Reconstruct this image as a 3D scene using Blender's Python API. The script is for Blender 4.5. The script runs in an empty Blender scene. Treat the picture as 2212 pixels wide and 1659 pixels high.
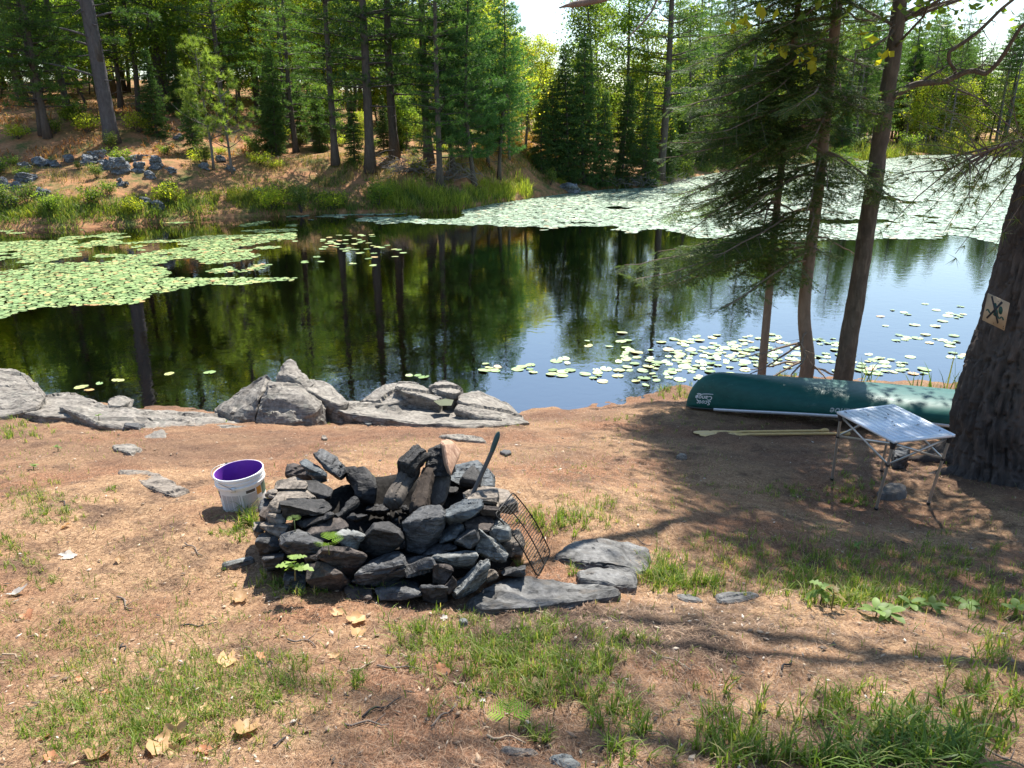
import bpy, bmesh, math, random
import numpy as np
from mathutils import Vector, Matrix
random.seed(4); RNG = np.random.default_rng(11)
C = bpy.context.scene.collection
R = math.radians
# ---------------------------------------------------------------- camera, sky, sun, exposure
CAM_Z = 3.5; PITCH = R(18.3); FPX = 1662.0; CX, CY = 1106.0, 829.5      # pixel frame 2212 x 1659
sc = bpy.context.scene
cam_d = bpy.data.cameras.new("camera"); cam = bpy.data.objects.new("camera", cam_d); C.objects.link(cam)
cam.location = (0, 0, CAM_Z); cam.rotation_euler = (R(90) - PITCH, 0, 0)
cam_d.sensor_width = 36; cam_d.lens = 36 * FPX / 2212; cam_d.clip_start = .05; cam_d.clip_end = 2000
sc.camera = cam
SUN_AZ = R(20); SUN_EL = R(55)                                          # azimuth from +Y towards +X
SUN = Vector((math.sin(SUN_AZ) * math.cos(SUN_EL), math.cos(SUN_AZ) * math.cos(SUN_EL), math.sin(SUN_EL)))
w = bpy.data.worlds.new("World"); sc.world = w; w.use_nodes = True
nt = w.node_tree; bg = nt.nodes["Background"]
sky = nt.nodes.new("ShaderNodeTexSky"); sky.sky_type = 'NISHITA'; sky.sun_disc = False
sky.sun_elevation = SUN_EL; sky.sun_rotation = SUN_AZ; sky.dust_density = .4; sky.air_density = 1.2; sky.ozone_density = 2.
nt.links.new(sky.outputs[0], bg.inputs[0]); bg.inputs[1].default_value = .1
sl = bpy.data.lights.new("sun", 'SUN'); sl.energy = 5.0; sl.angle = R(.53); sl.color = (1, .95, .87)
so = bpy.data.objects.new("sun", sl); C.objects.link(so); so.rotation_euler = SUN.to_track_quat('Z', 'Y').to_euler(); so.location = (10, 20, 40)
sc.view_settings.view_transform = 'Standard'; sc.view_settings.look = 'None'; sc.view_settings.gamma = 1
sc.view_settings.use_curve_mapping = False; sc.view_settings.exposure = 1.15
sc.render.engine = 'CYCLES'; sc.cycles.max_bounces = 6; sc.cycles.diffuse_bounces = 3; sc.cycles.glossy_bounces = 3
sc.cycles.transmission_bounces = 4; sc.cycles.transparent_max_bounces = 6; sc.cycles.use_denoising = True
sc.cycles.caustics_reflective = False; sc.cycles.caustics_refractive = False
# ---------------------------------------------------------------- pixel <-> world
SP, CP = math.sin(PITCH), math.cos(PITCH)
def ray(vx, vy):
    u = (vx - CX) / FPX; v = (CY - vy) / FPX
    return np.array([u, CP + v * SP, -SP + v * CP])
def P_H(vx, vy, H):                     # point H below the camera
    d = ray(vx, vy); return d * (H / -d[2]) + np.array([0, 0, CAM_Z])
def P_d(vx, vy, yd):                    # point at forward distance yd
    d = ray(vx, vy); return d * (yd / d[1]) + np.array([0, 0, CAM_Z])
# ---------------------------------------------------------------- numpy noise
def _h(ix, iy, iz, s):
    n = (ix * 374761393 + iy * 668265263 + iz * 2147483647 + s * 974634777) & 0xffffffff
    n = ((n ^ (n >> 13)) * 1274126177) & 0xffffffff
    n = ((n ^ (n >> 16)) * 2246822519) & 0xffffffff
    return ((n ^ (n >> 15)) & 0xffff) / 32767.5 - 1
def vnoise(P, s=0):
    P = np.asarray(P, float); i = np.floor(P).astype(np.int64); f = P - i; f = f * f * (3 - 2 * f); o = 0
    for a in (0, 1):
        for b in (0, 1):
            for c in (0, 1):
                wt = (f[:, 0] if a else 1 - f[:, 0]) * (f[:, 1] if b else 1 - f[:, 1]) * (f[:, 2] if c else 1 - f[:, 2])
                o = o + wt * _h(i[:, 0] + a, i[:, 1] + b, i[:, 2] + c, s)
    return o
def fbm(P, scale=1., oct=3, s=0):
    P = np.asarray(P, float) * scale; o = 0; a = 1.
    for k in range(oct): o = o + a * vnoise(P * 2 ** k + 17.3 * k, s + k); a *= .5
    return o
def xyz(x, y, z=0.): return np.stack([np.ravel(x), np.ravel(y), np.ravel(np.zeros_like(x) + z)], 1)
# ---------------------------------------------------------------- terrain
NS = np.array([P_H(a, b, 3.5)[:2] for a, b in [(-400, 850), (0, 862), (200, 872), (350, 880), (480, 884), (600, 878), (850, 878), (1000, 888), (1140, 886),
      (1300, 871), (1400, 852), (1480, 832), (1640, 812), (1830, 815), (2000, 815), (2150, 818), (2600, 820)]])
FS = np.array([P_H(a, b, 3.5)[:2] for a, b in [(-500, 502), (0, 496), (150, 494), (350, 480), (500, 470), (700, 463), (850, 461), (1000, 453), (1060, 441), (1150, 428),
      (1240, 416), (1300, 409), (1420, 404), (1480, 386), (1560, 371), (1700, 356), (1900, 345), (1960, 336), (2100, 332), (2212, 326)]])
def ys_near(x): return np.interp(x, NS[:, 0], NS[:, 1])
def ys_far(x): return np.interp(x, FS[:, 0], FS[:, 1])
CPN = [(0, 1659, 1.76), (550, 1659, 1.75), (1106, 1659, 1.75), (1650, 1659, 1.78), (2212, 1659, 1.86), (-300, 1400, 1.95),
       (0, 1300, 2.02), (500, 1300, 2.04), (1000, 1315, 2.05), (1400, 1310, 2.06), (1700, 1340, 2.07), (1980, 1370, 2.08), (2212, 1380, 2.12),
       (1430, 1275, 2.22), (1750, 1295, 2.28), (2060, 1318, 2.3), (2300, 1290, 2.4), (0, 1100, 2.2), (460, 1108, 2.15), (850, 1180, 2.13), (1250, 1120, 2.27), (1500, 1110, 2.45),
       (1700, 1150, 2.5), (1900, 1102, 2.72), (2200, 1120, 2.68), (-200, 1000, 2.5), (0, 1000, 2.5), (350, 1000, 2.5), (600, 1010, 2.45), (850, 1000, 2.5), (1200, 1000, 2.58),
       (1500, 1000, 2.78), (1800, 1020, 2.85), (2050, 1015, 2.86), (2400, 1000, 2.85), (0, 930, 2.85), (300, 930, 2.88), (560, 920, 3.05), (700, 918, 3.05), (900, 920, 3.05), (1120, 915, 3.12),
       (1300, 915, 3.1), (1500, 930, 3.04), (1850, 935, 3.06), (1480, 885, 3.17), (1800, 888, 3.2), (2080, 900, 3.1), (-200, 870, 3.2), (0, 870, 3.25)]
_cp = np.array([P_H(*c) for c in CPN] + [[x, y, -.02] for x, y in NS])
def _tps(d2): return .5 * d2 * np.log(d2 + 1e-9)
_n = len(_cp); _A = np.zeros((_n + 3, _n + 3)); _d2 = ((_cp[:, None, :2] - _cp[None, :, :2]) ** 2).sum(-1)
_A[:_n, :_n] = _tps(_d2) + np.eye(_n) * .02; _A[:_n, _n] = 1; _A[:_n, _n + 1:] = _cp[:, :2]; _A[_n, :_n] = 1; _A[_n + 1:, :_n] = _cp[:, :2].T
_W = np.linalg.solve(_A, np.concatenate([_cp[:, 2], np.zeros(3)]))
def near_z(x, y):
    x = np.clip(x, -8, 8.5); y = np.clip(y, 1.3, 12.5); o = _W[_n] + _W[_n + 1] * x + _W[_n + 2] * y
    for k in range(_n): o = o + _W[k] * _tps((x - _cp[k, 0]) ** 2 + (y - _cp[k, 1]) ** 2)
    return o
def ss(a, b, x): t = np.clip((x - a) / (b - a), 0, 1); return t * t * (3 - 2 * t)
def terrain(x, y, detail=True):
    x = np.asarray(x, float); y = np.asarray(y, float); shp = x.shape; x = x.ravel(); y = y.ravel()
    ys = ys_near(x); yf = ys_far(x); s = y - yf
    zn = np.where(y < ys, np.maximum(near_z(x, y), .03 * (ys - y)), -.4 * (y - ys))
    left = 1 - ss(-2, 7, x)                                   # 1 on the left hill, 0 on the marsh
    p = xyz(x, y)
    hill = .18 + .34 * np.minimum(s, 5.5) + .10 * np.clip(s - 5.5, 0, 40) + .25 * fbm(p, .25, 2, 3) * ss(1, 5, s)
    hill = hill + 1.6 * (1 - ss(-22, -10, x)) * ss(6, 15, s)
    knoll = .9 * np.exp(-((x - .8) / 2.5) ** 2 - ((s - 8) / 5) ** 2)
    flat = .15 + .10 * np.minimum(s, 6) + .04 * np.clip(s - 6, 0, 60) + .12 * fbm(p, .3, 2, 5) * ss(1, 5, s)
    zf = np.where(s > 0, left * hill + (1 - left) * flat + knoll * ss(0, 3, s), .35 * s)
    z = np.maximum(np.maximum(zn, zf), -1.6)
    if detail:
        on = (y < ys + .3) & (np.abs(x) < 9); pn = p[on]
        z[on] += .028 * fbm(pn, 2.2, 3, 7) + .011 * fbm(pn, 11, 3, 9)
        on = s > .2; z[on] += .06 * fbm(p[on], 1.3, 3, 8)
    return z.reshape(shp)
def tz(x, y): return float(terrain(np.array([x]), np.array([y]))[0])
def G(vx, vy, dz=0.):                   # where the view ray meets the ground (raised by dz)
    d = ray(vx, vy); t = np.concatenate([np.linspace(1.2, 14, 1300), np.linspace(14, 220, 3000)])
    pts = d[None] * t[:, None]; z = pts[:, 2] + CAM_Z - terrain(pts[:, 0], pts[:, 1]) - dz
    k = np.argmax(z < 0); k = k if z[k] < 0 else len(t) - 1
    return pts[k] + np.array([0, 0, CAM_Z])
# ---------------------------------------------------------------- mesh helpers
def mk(name, V, F, mat=None, parent=None, smooth=False, loc=None, sharp=None):
    """V (n,3); F: an (m,k) int array or a list of such arrays"""
    V = np.asarray(V, np.float32); Fs = F if isinstance(F, list) else [F]; Fs = [np.asarray(f, np.int32) for f in Fs if len(f)]
    me = bpy.data.meshes.new(name); me.vertices.add(len(V)); me.vertices.foreach_set("co", V.ravel())
    lt = np.concatenate([np.full(len(f), f.shape[1], np.int32) for f in Fs]); li = np.concatenate([f.ravel() for f in Fs])
    me.loops.add(len(li)); me.loops.foreach_set("vertex_index", li)
    me.polygons.add(len(lt)); me.polygons.foreach_set("loop_start", np.concatenate([[0], np.cumsum(lt)[:-1]]).astype(np.int32))
    me.polygons.foreach_set("loop_total", lt); me.update(calc_edges=True)
    if smooth: me.polygons.foreach_set("use_smooth", np.ones(len(lt), bool))
    if sharp: me.set_sharp_from_angle(angle=R(sharp))
    if mat: me.materials.append(mat)
    o = bpy.data.objects.new(name, me); C.objects.link(o); o.parent = parent
    if loc is not None: o.location = loc
    return o
def tag(o, label=None, cat=None, group=None, kind=None):
    for k, v in (('label', label), ('category', cat), ('group', group), ('kind', kind)):
        if v: o[k] = v
    return o
def empty(name, loc, label=None, cat=None, group=None, rz=0):
    o = bpy.data.objects.new(name, None); C.objects.link(o); o.location = loc; o.rotation_euler = (0, 0, rz); o.empty_display_size = .1
    return tag(o, label, cat, group)
def dup(root, loc, rz=0, sc_=1., label=None, group=None):
    r = root.copy(); C.objects.link(r); r.location = loc; r.rotation_euler = (root.rotation_euler[0], root.rotation_euler[1], rz)
    r.scale = sc_ if hasattr(sc_, '__len__') else (sc_,) * 3
    if label: r['label'] = label
    if group: r['group'] = group
    for ch in list(root.children):
        c = ch.copy(); C.objects.link(c); c.parent = r
        for g in list(ch.children):
            d = g.copy(); C.objects.link(d); d.parent = c
    return r
class MB:                               # collects tubes, boxes and loose faces into one mesh
    def __init__(s): s.V = []; s.F = {3: [], 4: []}; s.n = 0
    def add(s, V, *Fs):
        V = np.asarray(V, float)
        for F in Fs:
            F = np.asarray(F, int)
            if len(F): s.F[F.shape[1]].append(F + s.n)
        s.V.append(V); s.n += len(V); return s
    def tube(s, P, r, sides=6, cap=True):
        P = np.asarray(P, float); n = len(P); r = np.broadcast_to(np.asarray(r, float), (n,))
        T = np.gradient(P, axis=0); T /= np.linalg.norm(T, axis=1)[:, None] + 1e-12
        a = np.array([0, 0, 1.]) if abs(T[0, 2]) < .9 else np.array([1., 0, 0])
        U = np.cross(T, a); U /= np.linalg.norm(U, axis=1)[:, None] + 1e-12; W = np.cross(T, U)
        th = np.linspace(0, 2 * np.pi, sides, endpoint=False)
        V = (P[:, None] + r[:, None, None] * (np.cos(th)[None, :, None] * U[:, None] + np.sin(th)[None, :, None] * W[:, None])).reshape(-1, 3)
        i = np.arange(n - 1)[:, None] * sides; j = np.arange(sides)[None]; k = (j + 1) % sides
        Q = np.stack([i + j, i + k, i + sides + k, i + sides + j], -1).reshape(-1, 4)
        Tr = np.zeros((0, 3), int)
        if cap:
            V = np.concatenate([V, P[[0, -1]]]); c0 = n * sides; jj = np.arange(sides); kk = (jj + 1) % sides
            Tr = np.concatenate([np.stack([kk, jj, jj * 0 + c0], 1), np.stack([jj + (n - 1) * sides, kk + (n - 1) * sides, jj * 0 + c0 + 1], 1)])
        return s.add(V, Q, Tr)
    def box(s, c, dx, dy, dz):           # centre and three half-axis vectors
        c, dx, dy, dz = [np.asarray(a, float) for a in (c, dx, dy, dz)]
        V = np.array([c + a * dx + b * dy + e * dz for a in (-1, 1) for b in (-1, 1) for e in (-1, 1)])
        return s.add(V, [[0, 1, 3, 2], [4, 6, 7, 5], [0, 4, 5, 1], [2, 3, 7, 6], [0, 2, 6, 4], [1, 5, 7, 3]])
    def lathe(s, prof, n=40, c=(0, 0, 0)):
        prof = np.asarray(prof, float); th = np.linspace(0, 2 * np.pi, n, endpoint=False); m = len(prof)
        V = np.stack([prof[:, 0][:, None] * np.cos(th), prof[:, 0][:, None] * np.sin(th), np.repeat(prof[:, 1][:, None], n, 1)], -1).reshape(-1, 3) + np.asarray(c)
        i = np.arange(m - 1)[:, None] * n; j = np.arange(n)[None]; k = (j + 1) % n
        return s.add(V, np.stack([i + j, i + k, i + n + k, i + n + j], -1).reshape(-1, 4))
    def build(s, name, mat, parent=None, smooth=False, loc=None, sharp=None):
        return mk(name, np.concatenate(s.V), [np.concatenate(f) for f in s.F.values() if f], mat, parent, smooth, loc, sharp)
def nrm(a): return a / (np.linalg.norm(a, axis=-1, keepdims=True) + 1e-12)
# ---------------------------------------------------------------- materials
def mat_new(name):
    m = bpy.data.materials.new(name); m.use_nodes = True; n = m.node_tree; b = n.nodes["Principled BSDF"]; return m, n, b
def node(n, t, **kw):
    o = n.nodes.new(t)
    for k, v in kw.items():
        if k.startswith('i_'):
            key = k[2:]; o.inputs[int(key) if key.isdigit() else key.replace('_', ' ')].default_value = v
        else: setattr(o, k, v)
    return o
def ramp(n, src, stops, interp='LINEAR'):
    r = n.nodes.new("ShaderNodeValToRGB"); r.color_ramp.interpolation = interp; e = r.color_ramp.elements
    while len(e) < len(stops): e.new(.5)
    for k, (p, c) in enumerate(stops): e[k].position = p; e[k].color = (*c, 1) if len(c) == 3 else c
    n.links.new(src, r.inputs[0]); return r.outputs[0]
def noise(n, scale, detail=4, rough=.55, vec=None, dist=0.):
    o = node(n, "ShaderNodeTexNoise"); o.inputs["Scale"].default_value = scale; o.inputs["Detail"].default_value = detail
    o.inputs["Roughness"].default_value = rough; o.inputs["Distortion"].default_value = dist
    if vec is not None: n.links.new(vec, o.inputs["Vector"])
    return o.outputs[0]
def mixc(n, f, a, b, mode='MIX'):
    m = node(n, "ShaderNodeMix", data_type='RGBA', blend_type=mode)
    for k, v in ((0, f), (6, a), (7, b)):
        if hasattr(v, 'links'): n.links.new(v, m.inputs[k])
        else: m.inputs[k].default_value = v if k == 0 else (*v, 1)
    return m.outputs[2]
def obj_vec(n, scale=(1, 1, 1), which="Object", rot=(0, 0, 0)):
    t = node(n, "ShaderNodeTexCoord"); mp = node(n, "ShaderNodeMapping"); mp.inputs["Scale"].default_value = scale; mp.inputs["Rotation"].default_value = rot
    n.links.new(t.outputs[which], mp.inputs[0]); return mp.outputs[0]
def bump(n, b, h, strength=.5, dist=.01):
    o = node(n, "ShaderNodeBump"); o.inputs["Strength"].default_value = strength; o.inputs["Distance"].default_value = dist
    n.links.new(h, o.inputs["Height"]); n.links.new(o.outputs[0], b.inputs["Normal"]); return o
def simple(name, col, rough=.5, metal=0., var=.15, scale=30., spec=.5):
    m, n, b = mat_new(name); f = noise(n, scale, 4, .6, obj_vec(n))
    c = ramp(n, f, [(.3, tuple(x * (1 - var) for x in col)), (.7, tuple(min(1, x * (1 + var)) for x in col))])
    n.links.new(c, b.inputs["Base Color"]); b.inputs["Roughness"].default_value = rough; b.inputs["Metallic"].default_value = metal
    b.inputs["Specular IOR Level"].default_value = spec; return m
def leafmat(name, stops, transl=.45, tcol=(1.3, 1.35, .55), rough=.5, gloss=.25):
    """leaves or needles: colour differs from leaf to leaf, light passes through"""
    m, n, b = mat_new(name); g = node(n, "ShaderNodeNewGeometry"); oi = node(n, "ShaderNodeObjectInfo")
    c = ramp(n, g.outputs["Random Per Island"], stops)
    hs = node(n, "ShaderNodeHueSaturation"); n.links.new(c, hs.inputs["Color"])
    mr = node(n, "ShaderNodeMapRange"); mr.inputs[3].default_value = .75; mr.inputs[4].default_value = 1.25
    n.links.new(oi.outputs["Random"], mr.inputs[0]); n.links.new(mr.outputs[0], hs.inputs["Value"])
    b.inputs["Roughness"].default_value = rough; b.inputs["Specular IOR Level"].default_value = gloss
    n.links.new(hs.outputs[0], b.inputs["Base Color"])
    tr = node(n, "ShaderNodeBsdfTranslucent"); tc = mixc(n, 1., hs.outputs[0], tcol, 'MULTIPLY'); n.links.new(tc, tr.inputs[0])
    mx = node(n, "ShaderNodeMixShader"); mx.inputs[0].default_value = transl
    n.links.new(b.outputs[0], mx.inputs[1]); n.links.new(tr.outputs[0], mx.inputs[2]); n.links.new(mx.outputs[0], n.nodes["Material Output"].inputs[0]); return m
def barkmat(name, c1, c2, sc_=1., ridges=True, dist=.03):
    m, n, b = mat_new(name); v = obj_vec(n, (9 * sc_, 9 * sc_, 2.6 * sc_)); f = noise(n, 1.3, 6, .65, v, .6)
    f2 = noise(n, 3., 3, .6, obj_vec(n, (2, 2, 2)))
    c = ramp(n, f, [(.3, tuple(x * .45 for x in c1)), (.5, c1), (.72, c2)]); c = mixc(n, f2, c, tuple(x * .8 for x in c2), 'MIX')
    n.links.new(c, b.inputs["Base Color"]); b.inputs["Roughness"].default_value = .9; b.inputs["Specular IOR Level"].default_value = .2
    bump(n, b, f, .9, dist); return m
def rockmat(name, c1, c2, c3, scale=1., strata=(1, 1, 5), lichen=None, rough=.8, dist=.022, world=False):
    m, n, b = mat_new(name); wh = "Object"
    f = noise(n, 5 * scale, 7, .62, obj_vec(n, strata, wh, (.3, .2, .4)), .4); f2 = noise(n, 26 * scale, 5, .7, obj_vec(n, (1, 1, 1), wh))
    c = ramp(n, f, [(.28, c1), (.5, c2), (.75, c3)]); c = mixc(n, .6, c, ramp(n, f2, [(.32, (.2,) * 3), (.66, (1.5,) * 3)]), 'MULTIPLY')
    cr = node(n, 'ShaderNodeMath', operation='ABSOLUTE'); sb = node(n, 'ShaderNodeMath', operation='SUBTRACT'); n.links.new(noise(n, 2.2 * scale, 5, .55, obj_vec(n, strata, wh, (.5, -.3, .2)), .8), sb.inputs[0]); sb.inputs[1].default_value = .5; n.links.new(sb.outputs[0], cr.inputs[0])
    crk = ramp(n, cr.outputs[0], [(.0, (.22,) * 3), (.012, (.6,) * 3), (.03, (1,) * 3)]); c = mixc(n, .85, c, crk, 'MULTIPLY')
    if lichen:
        f3 = noise(n, 9 * scale, 5, .6, obj_vec(n, (1, 1, 1), wh)); c = mixc(n, ramp(n, f3, [(.56, (0, 0, 0)), (.66, (.8,) * 3)]), c, lichen)
    n.links.new(c, b.inputs["Base Color"]); b.inputs["Roughness"].default_value = rough; b.inputs["Specular IOR Level"].default_value = .35
    ad = node(n, "ShaderNodeMath", operation='MULTIPLY_ADD'); n.links.new(f2, ad.inputs[0]); ad.inputs[1].default_value = .35; n.links.new(f, ad.inputs[2])
    bump(n, b, ad.outputs[0], 1., dist); return m
# ================================================================ the setting: ground, pond bed, water
def ground_material():
    m, n, b = mat_new("ground_litter"); geo = node(n, "ShaderNodeNewGeometry"); pos = geo.outputs["Position"]
    def nz(scale, d=4, r=.6, sc3=(1, 1, 1), dist=0.):
        mp = node(n, "ShaderNodeMapping"); mp.inputs["Scale"].default_value = sc3; n.links.new(pos, mp.inputs[0]); return noise(n, scale, d, r, mp.outputs[0], dist)
    big = nz(.9, 5, .6); mid = nz(3.4, 5, .65); fine = nz(46, 5, .75, (1, 1, 1), 1.2); fib = nz(80, 3, .7, (1, .35, 1), 2.0)
    tan = ramp(n, fine, [(.30, (.05, .03, .018)), (.44, (.25, .148, .082)), (.56, (.42, .265, .15)), (.70, (.60, .42, .26))])
    red = ramp(n, fib, [(.30, (.035, .02, .013)), (.45, (.18, .09, .05)), (.58, (.33, .175, .10)), (.72, (.50, .295, .18))])
    soil = ramp(n, fine, [(.3, (.03, .02, .015)), (.5, (.10, .062, .042)), (.75, (.24, .155, .105))])
    c = mixc(n, ramp(n, big, [(.44, (0,) * 3), (.58, (1,) * 3)]), tan, red)
    c = mixc(n, ramp(n, mid, [(.50, (0,) * 3), (.66, (.85,) * 3)]), c, soil)
    band = nz(.55, 4, .6, (.5, 1, 1)); sepb = node(n, "ShaderNodeSeparateXYZ"); n.links.new(pos, sepb.inputs[0])
    mrb = node(n, "ShaderNodeMapRange"); n.links.new(sepb.outputs[1], mrb.inputs[0]); mrb.inputs[1].default_value = 4.2; mrb.inputs[2].default_value = 6.0; adb = node(n, "ShaderNodeMath", operation='MULTIPLY'); n.links.new(mrb.outputs[0], adb.inputs[0]); n.links.new(band, adb.inputs[1])
    c = mixc(n, ramp(n, adb.outputs[0], [(.36, (0,) * 3), (.56, (.75,) * 3)]), c, ramp(n, fib, [(.3, (.03, .018, .013)), (.5, (.13, .075, .05)), (.66, (.24, .145, .095)), (.78, (.42, .29, .2))]))
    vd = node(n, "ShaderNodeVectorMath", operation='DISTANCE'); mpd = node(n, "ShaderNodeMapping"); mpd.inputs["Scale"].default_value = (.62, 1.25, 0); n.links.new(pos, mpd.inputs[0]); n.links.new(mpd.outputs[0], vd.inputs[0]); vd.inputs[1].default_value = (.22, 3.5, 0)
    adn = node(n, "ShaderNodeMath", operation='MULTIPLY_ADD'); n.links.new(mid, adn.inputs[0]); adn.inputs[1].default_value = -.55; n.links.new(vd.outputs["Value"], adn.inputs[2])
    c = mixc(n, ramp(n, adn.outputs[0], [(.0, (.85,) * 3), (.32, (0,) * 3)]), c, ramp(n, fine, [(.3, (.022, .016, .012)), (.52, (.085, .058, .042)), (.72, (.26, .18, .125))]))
    moss = ramp(n, fine, [(.3, (.05, .06, .02)), (.7, (.16, .19, .06))])
    # far bank: dry yellow grass and green patches beyond the pond
    sep = node(n, "ShaderNodeSeparateXYZ"); n.links.new(pos, sep.inputs[0])
    far = node(n, "ShaderNodeMath", operation='GREATER_THAN'); n.links.new(sep.outputs[1], far.inputs[0]); far.inputs[1].default_value = 14
    dry = ramp(n, nz(1.1, 6, .7), [(.36, (.10, .12, .035)), (.5, (.30, .17, .08)), (.62, (.42, .20, .10)), (.75, (.40, .33, .13))])
    dry = mixc(n, .6, dry, ramp(n, nz(7, 5, .75), [(.3, (.35,) * 3), (.7, (1.35,) * 3)]), 'MULTIPLY')
    c = mixc(n, far.outputs[0], c, dry)
    deep = node(n, 'ShaderNodeMapRange'); n.links.new(sep.outputs[2], deep.inputs[0]); deep.inputs[1].default_value = -.12; deep.inputs[2].default_value = -.6
    mud = node(n, "ShaderNodeMath", operation='LESS_THAN'); n.links.new(sep.outputs[2], mud.inputs[0]); mud.inputs[1].default_value = -.06
    c = mixc(n, mud.outputs[0], c, mixc(n, deep.outputs[0], ramp(n, mid, [(.3, (.06, .034, .016)), (.7, (.16, .09, .045))]), (.05, .03, .014)))  # mud darkens with depth: light absorbed by the water is put into its colour
    n.links.new(c, b.inputs["Base Color"]); b.inputs["Roughness"].default_value = .95; b.inputs["Specular IOR Level"].default_value = .15
    ad = node(n, "ShaderNodeMath", operation='ADD'); n.links.new(fine, ad.inputs[0]); n.links.new(fib, ad.inputs[1]); bump(n, b, ad.outputs[0], .8, .012)
    return m
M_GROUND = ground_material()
def axis(parts): return np.unique(np.concatenate([np.arange(a, b, s) for a, b, s in parts]).round(4))
gx = axis([(-400, -60, 20), (-60, -20, 1.5), (-20, -8, .5), (-8, 8, .035), (8, 20, .4), (20, 120, 2), (120, 401, 20)])
gy = axis([(-300, -20, 20), (-20, 0, 1), (0, 1.2, .2), (1.2, 8, .03), (8, 12, .06), (12, 24, 1), (24, 62, .3), (62, 150, 1.5), (150, 800, 40)])
X, Y = np.meshgrid(gx, gy); Zg = terrain(X, Y); nx, ny = len(gx), len(gy)
i = np.arange(ny - 1)[:, None] * nx; j = np.arange(nx - 1)[None]
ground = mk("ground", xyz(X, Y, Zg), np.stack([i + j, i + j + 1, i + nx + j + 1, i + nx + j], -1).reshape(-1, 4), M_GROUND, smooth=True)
tag(ground, kind="structure")
def water_material():
    m, n, b = mat_new("pond_water"); n.nodes.remove(b)
    g = node(n, "ShaderNodeNewGeometry"); mp = node(n, "ShaderNodeMapping"); mp.inputs["Scale"].default_value = (1, 1.0, 1); n.links.new(g.outputs["Position"], mp.inputs[0])
    a = noise(n, 4.2, 3, .55, mp.outputs[0], .5); c = noise(n, .5, 2, .5, mp.outputs[0])
    mu = node(n, "ShaderNodeMath", operation='MULTIPLY'); n.links.new(a, mu.inputs[0]); n.links.new(c, mu.inputs[1])
    bm = node(n, "ShaderNodeBump"); bm.inputs["Strength"].default_value = .28; bm.inputs["Distance"].default_value = .012; n.links.new(mu.outputs[0], bm.inputs["Height"])
    gl = node(n, "ShaderNodeBsdfGlossy"); gl.inputs["Roughness"].default_value = .015; gl.inputs[0].default_value = (1, 1, 1, 1); n.links.new(bm.outputs[0], gl.inputs["Normal"])
    tr = node(n, "ShaderNodeBsdfTransparent"); tr.inputs[0].default_value = (.46, .28, .13, 1)
    fr = node(n, "ShaderNodeFresnel"); fr.inputs[0].default_value = 1.75; n.links.new(bm.outputs[0], fr.inputs["Normal"])
    mrf = node(n, "ShaderNodeMapRange"); n.links.new(fr.outputs[0], mrf.inputs[0]); mrf.inputs[3].default_value = .21; mrf.inputs[4].default_value = 1.
    mx = node(n, "ShaderNodeMixShader"); n.links.new(mrf.outputs[0], mx.inputs[0]); n.links.new(tr.outputs[0], mx.inputs[1]); n.links.new(gl.outputs[0], mx.inputs[2])
    n.links.new(mx.outputs[0], n.nodes["Material Output"].inputs[0]); return m
water = mk("pond_water", [[-300, 7, 0], [300, 7, 0], [300, 400, 0], [-300, 400, 0]], np.array([[0, 1, 2, 3]]), water_material()); tag(water, kind="structure")
# ================================================================ trees: prototypes
BARK_D = barkmat("bark_dark", (.075, .062, .055), (.15, .125, .11)); BARK_G = barkmat("bark_grey", (.12, .105, .095), (.26, .235, .215)); BARK_R = barkmat("bark_brown", (.12, .075, .05), (.22, .15, .105))
TWIG = simple("dead_twig", (.17, .15, .135), .9)
N_DARK = leafmat("needles_dark", [(0, (.04, .085, .035)), (.6, (.075, .15, .05)), (1, (.15, .24, .075))], .52)
N_MID = leafmat("needles_mid", [(0, (.065, .13, .04)), (.6, (.11, .21, .055)), (1, (.20, .30, .085))], .52)
N_SOFT = leafmat("needles_soft", [(0, (.05, .13, .05)), (.6, (.09, .20, .07)), (1, (.16, .28, .09))], .45)
N_BRIGHT = leafmat("needles_bright", [(0, (.13, .20, .04)), (.6, (.24, .33, .07)), (1, (.36, .43, .12))], .48)
N_FIR = leafmat("needles_fir", [(0, (.04, .085, .035)), (.6, (.075, .15, .05)), (1, (.15, .23, .06))], .48)
L_YEL = leafmat("leaves_yellow_green", [(0, (.20, .27, .03)), (.55, (.34, .41, .05)), (.9, (.50, .50, .07)), (1, (.55, .38, .08))], .62)
L_GRN = leafmat("leaves_green", [(0, (.09, .15, .028)), (.6, (.17, .25, .045)), (1, (.28, .36, .06))], .6)
def tufts(Pt, D, n, L, wd, spread=.75, rng=RNG, gravity=0.):
    """a fan of n thin needles at every point"""
    M = len(Pt); d = np.repeat(D, n, 0) + rng.normal(0, spread, (M * n, 3)); d[:, 2] -= gravity; d = nrm(d); p = np.repeat(Pt, n, 0)
    side = nrm(np.cross(d, rng.normal(0, 1, (M * n, 3)))) * wd / 2; ln = L * rng.uniform(.7, 1.15, (M * n, 1))
    V = np.stack([p - side, p + side, p + d * ln], 1).reshape(-1, 3); return V, np.arange(len(V)).reshape(-1, 3)
def leaves(Pt, size, rng=RNG, flat=.6):
    """one folded rhombus leaf at every point"""
    M = len(Pt); nz_ = nrm(np.stack([rng.normal(0, flat, M), rng.normal(0, flat, M), np.ones(M) * rng.choice([1, .4], M)], 1)); a = nrm(np.cross(nz_, rng.normal(0, 1, (M, 3)))); b = np.cross(nz_, a)
    s = size * rng.uniform(.6, 1.3, (M, 1))
    V = np.stack([Pt - a * s, Pt - b * s * .6 - nz_ * s * .15, Pt + a * s, Pt + b * s * .6 - nz_ * s * .15], 1).reshape(-1, 3); return V, np.arange(len(V)).reshape(-1, 4)
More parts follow.
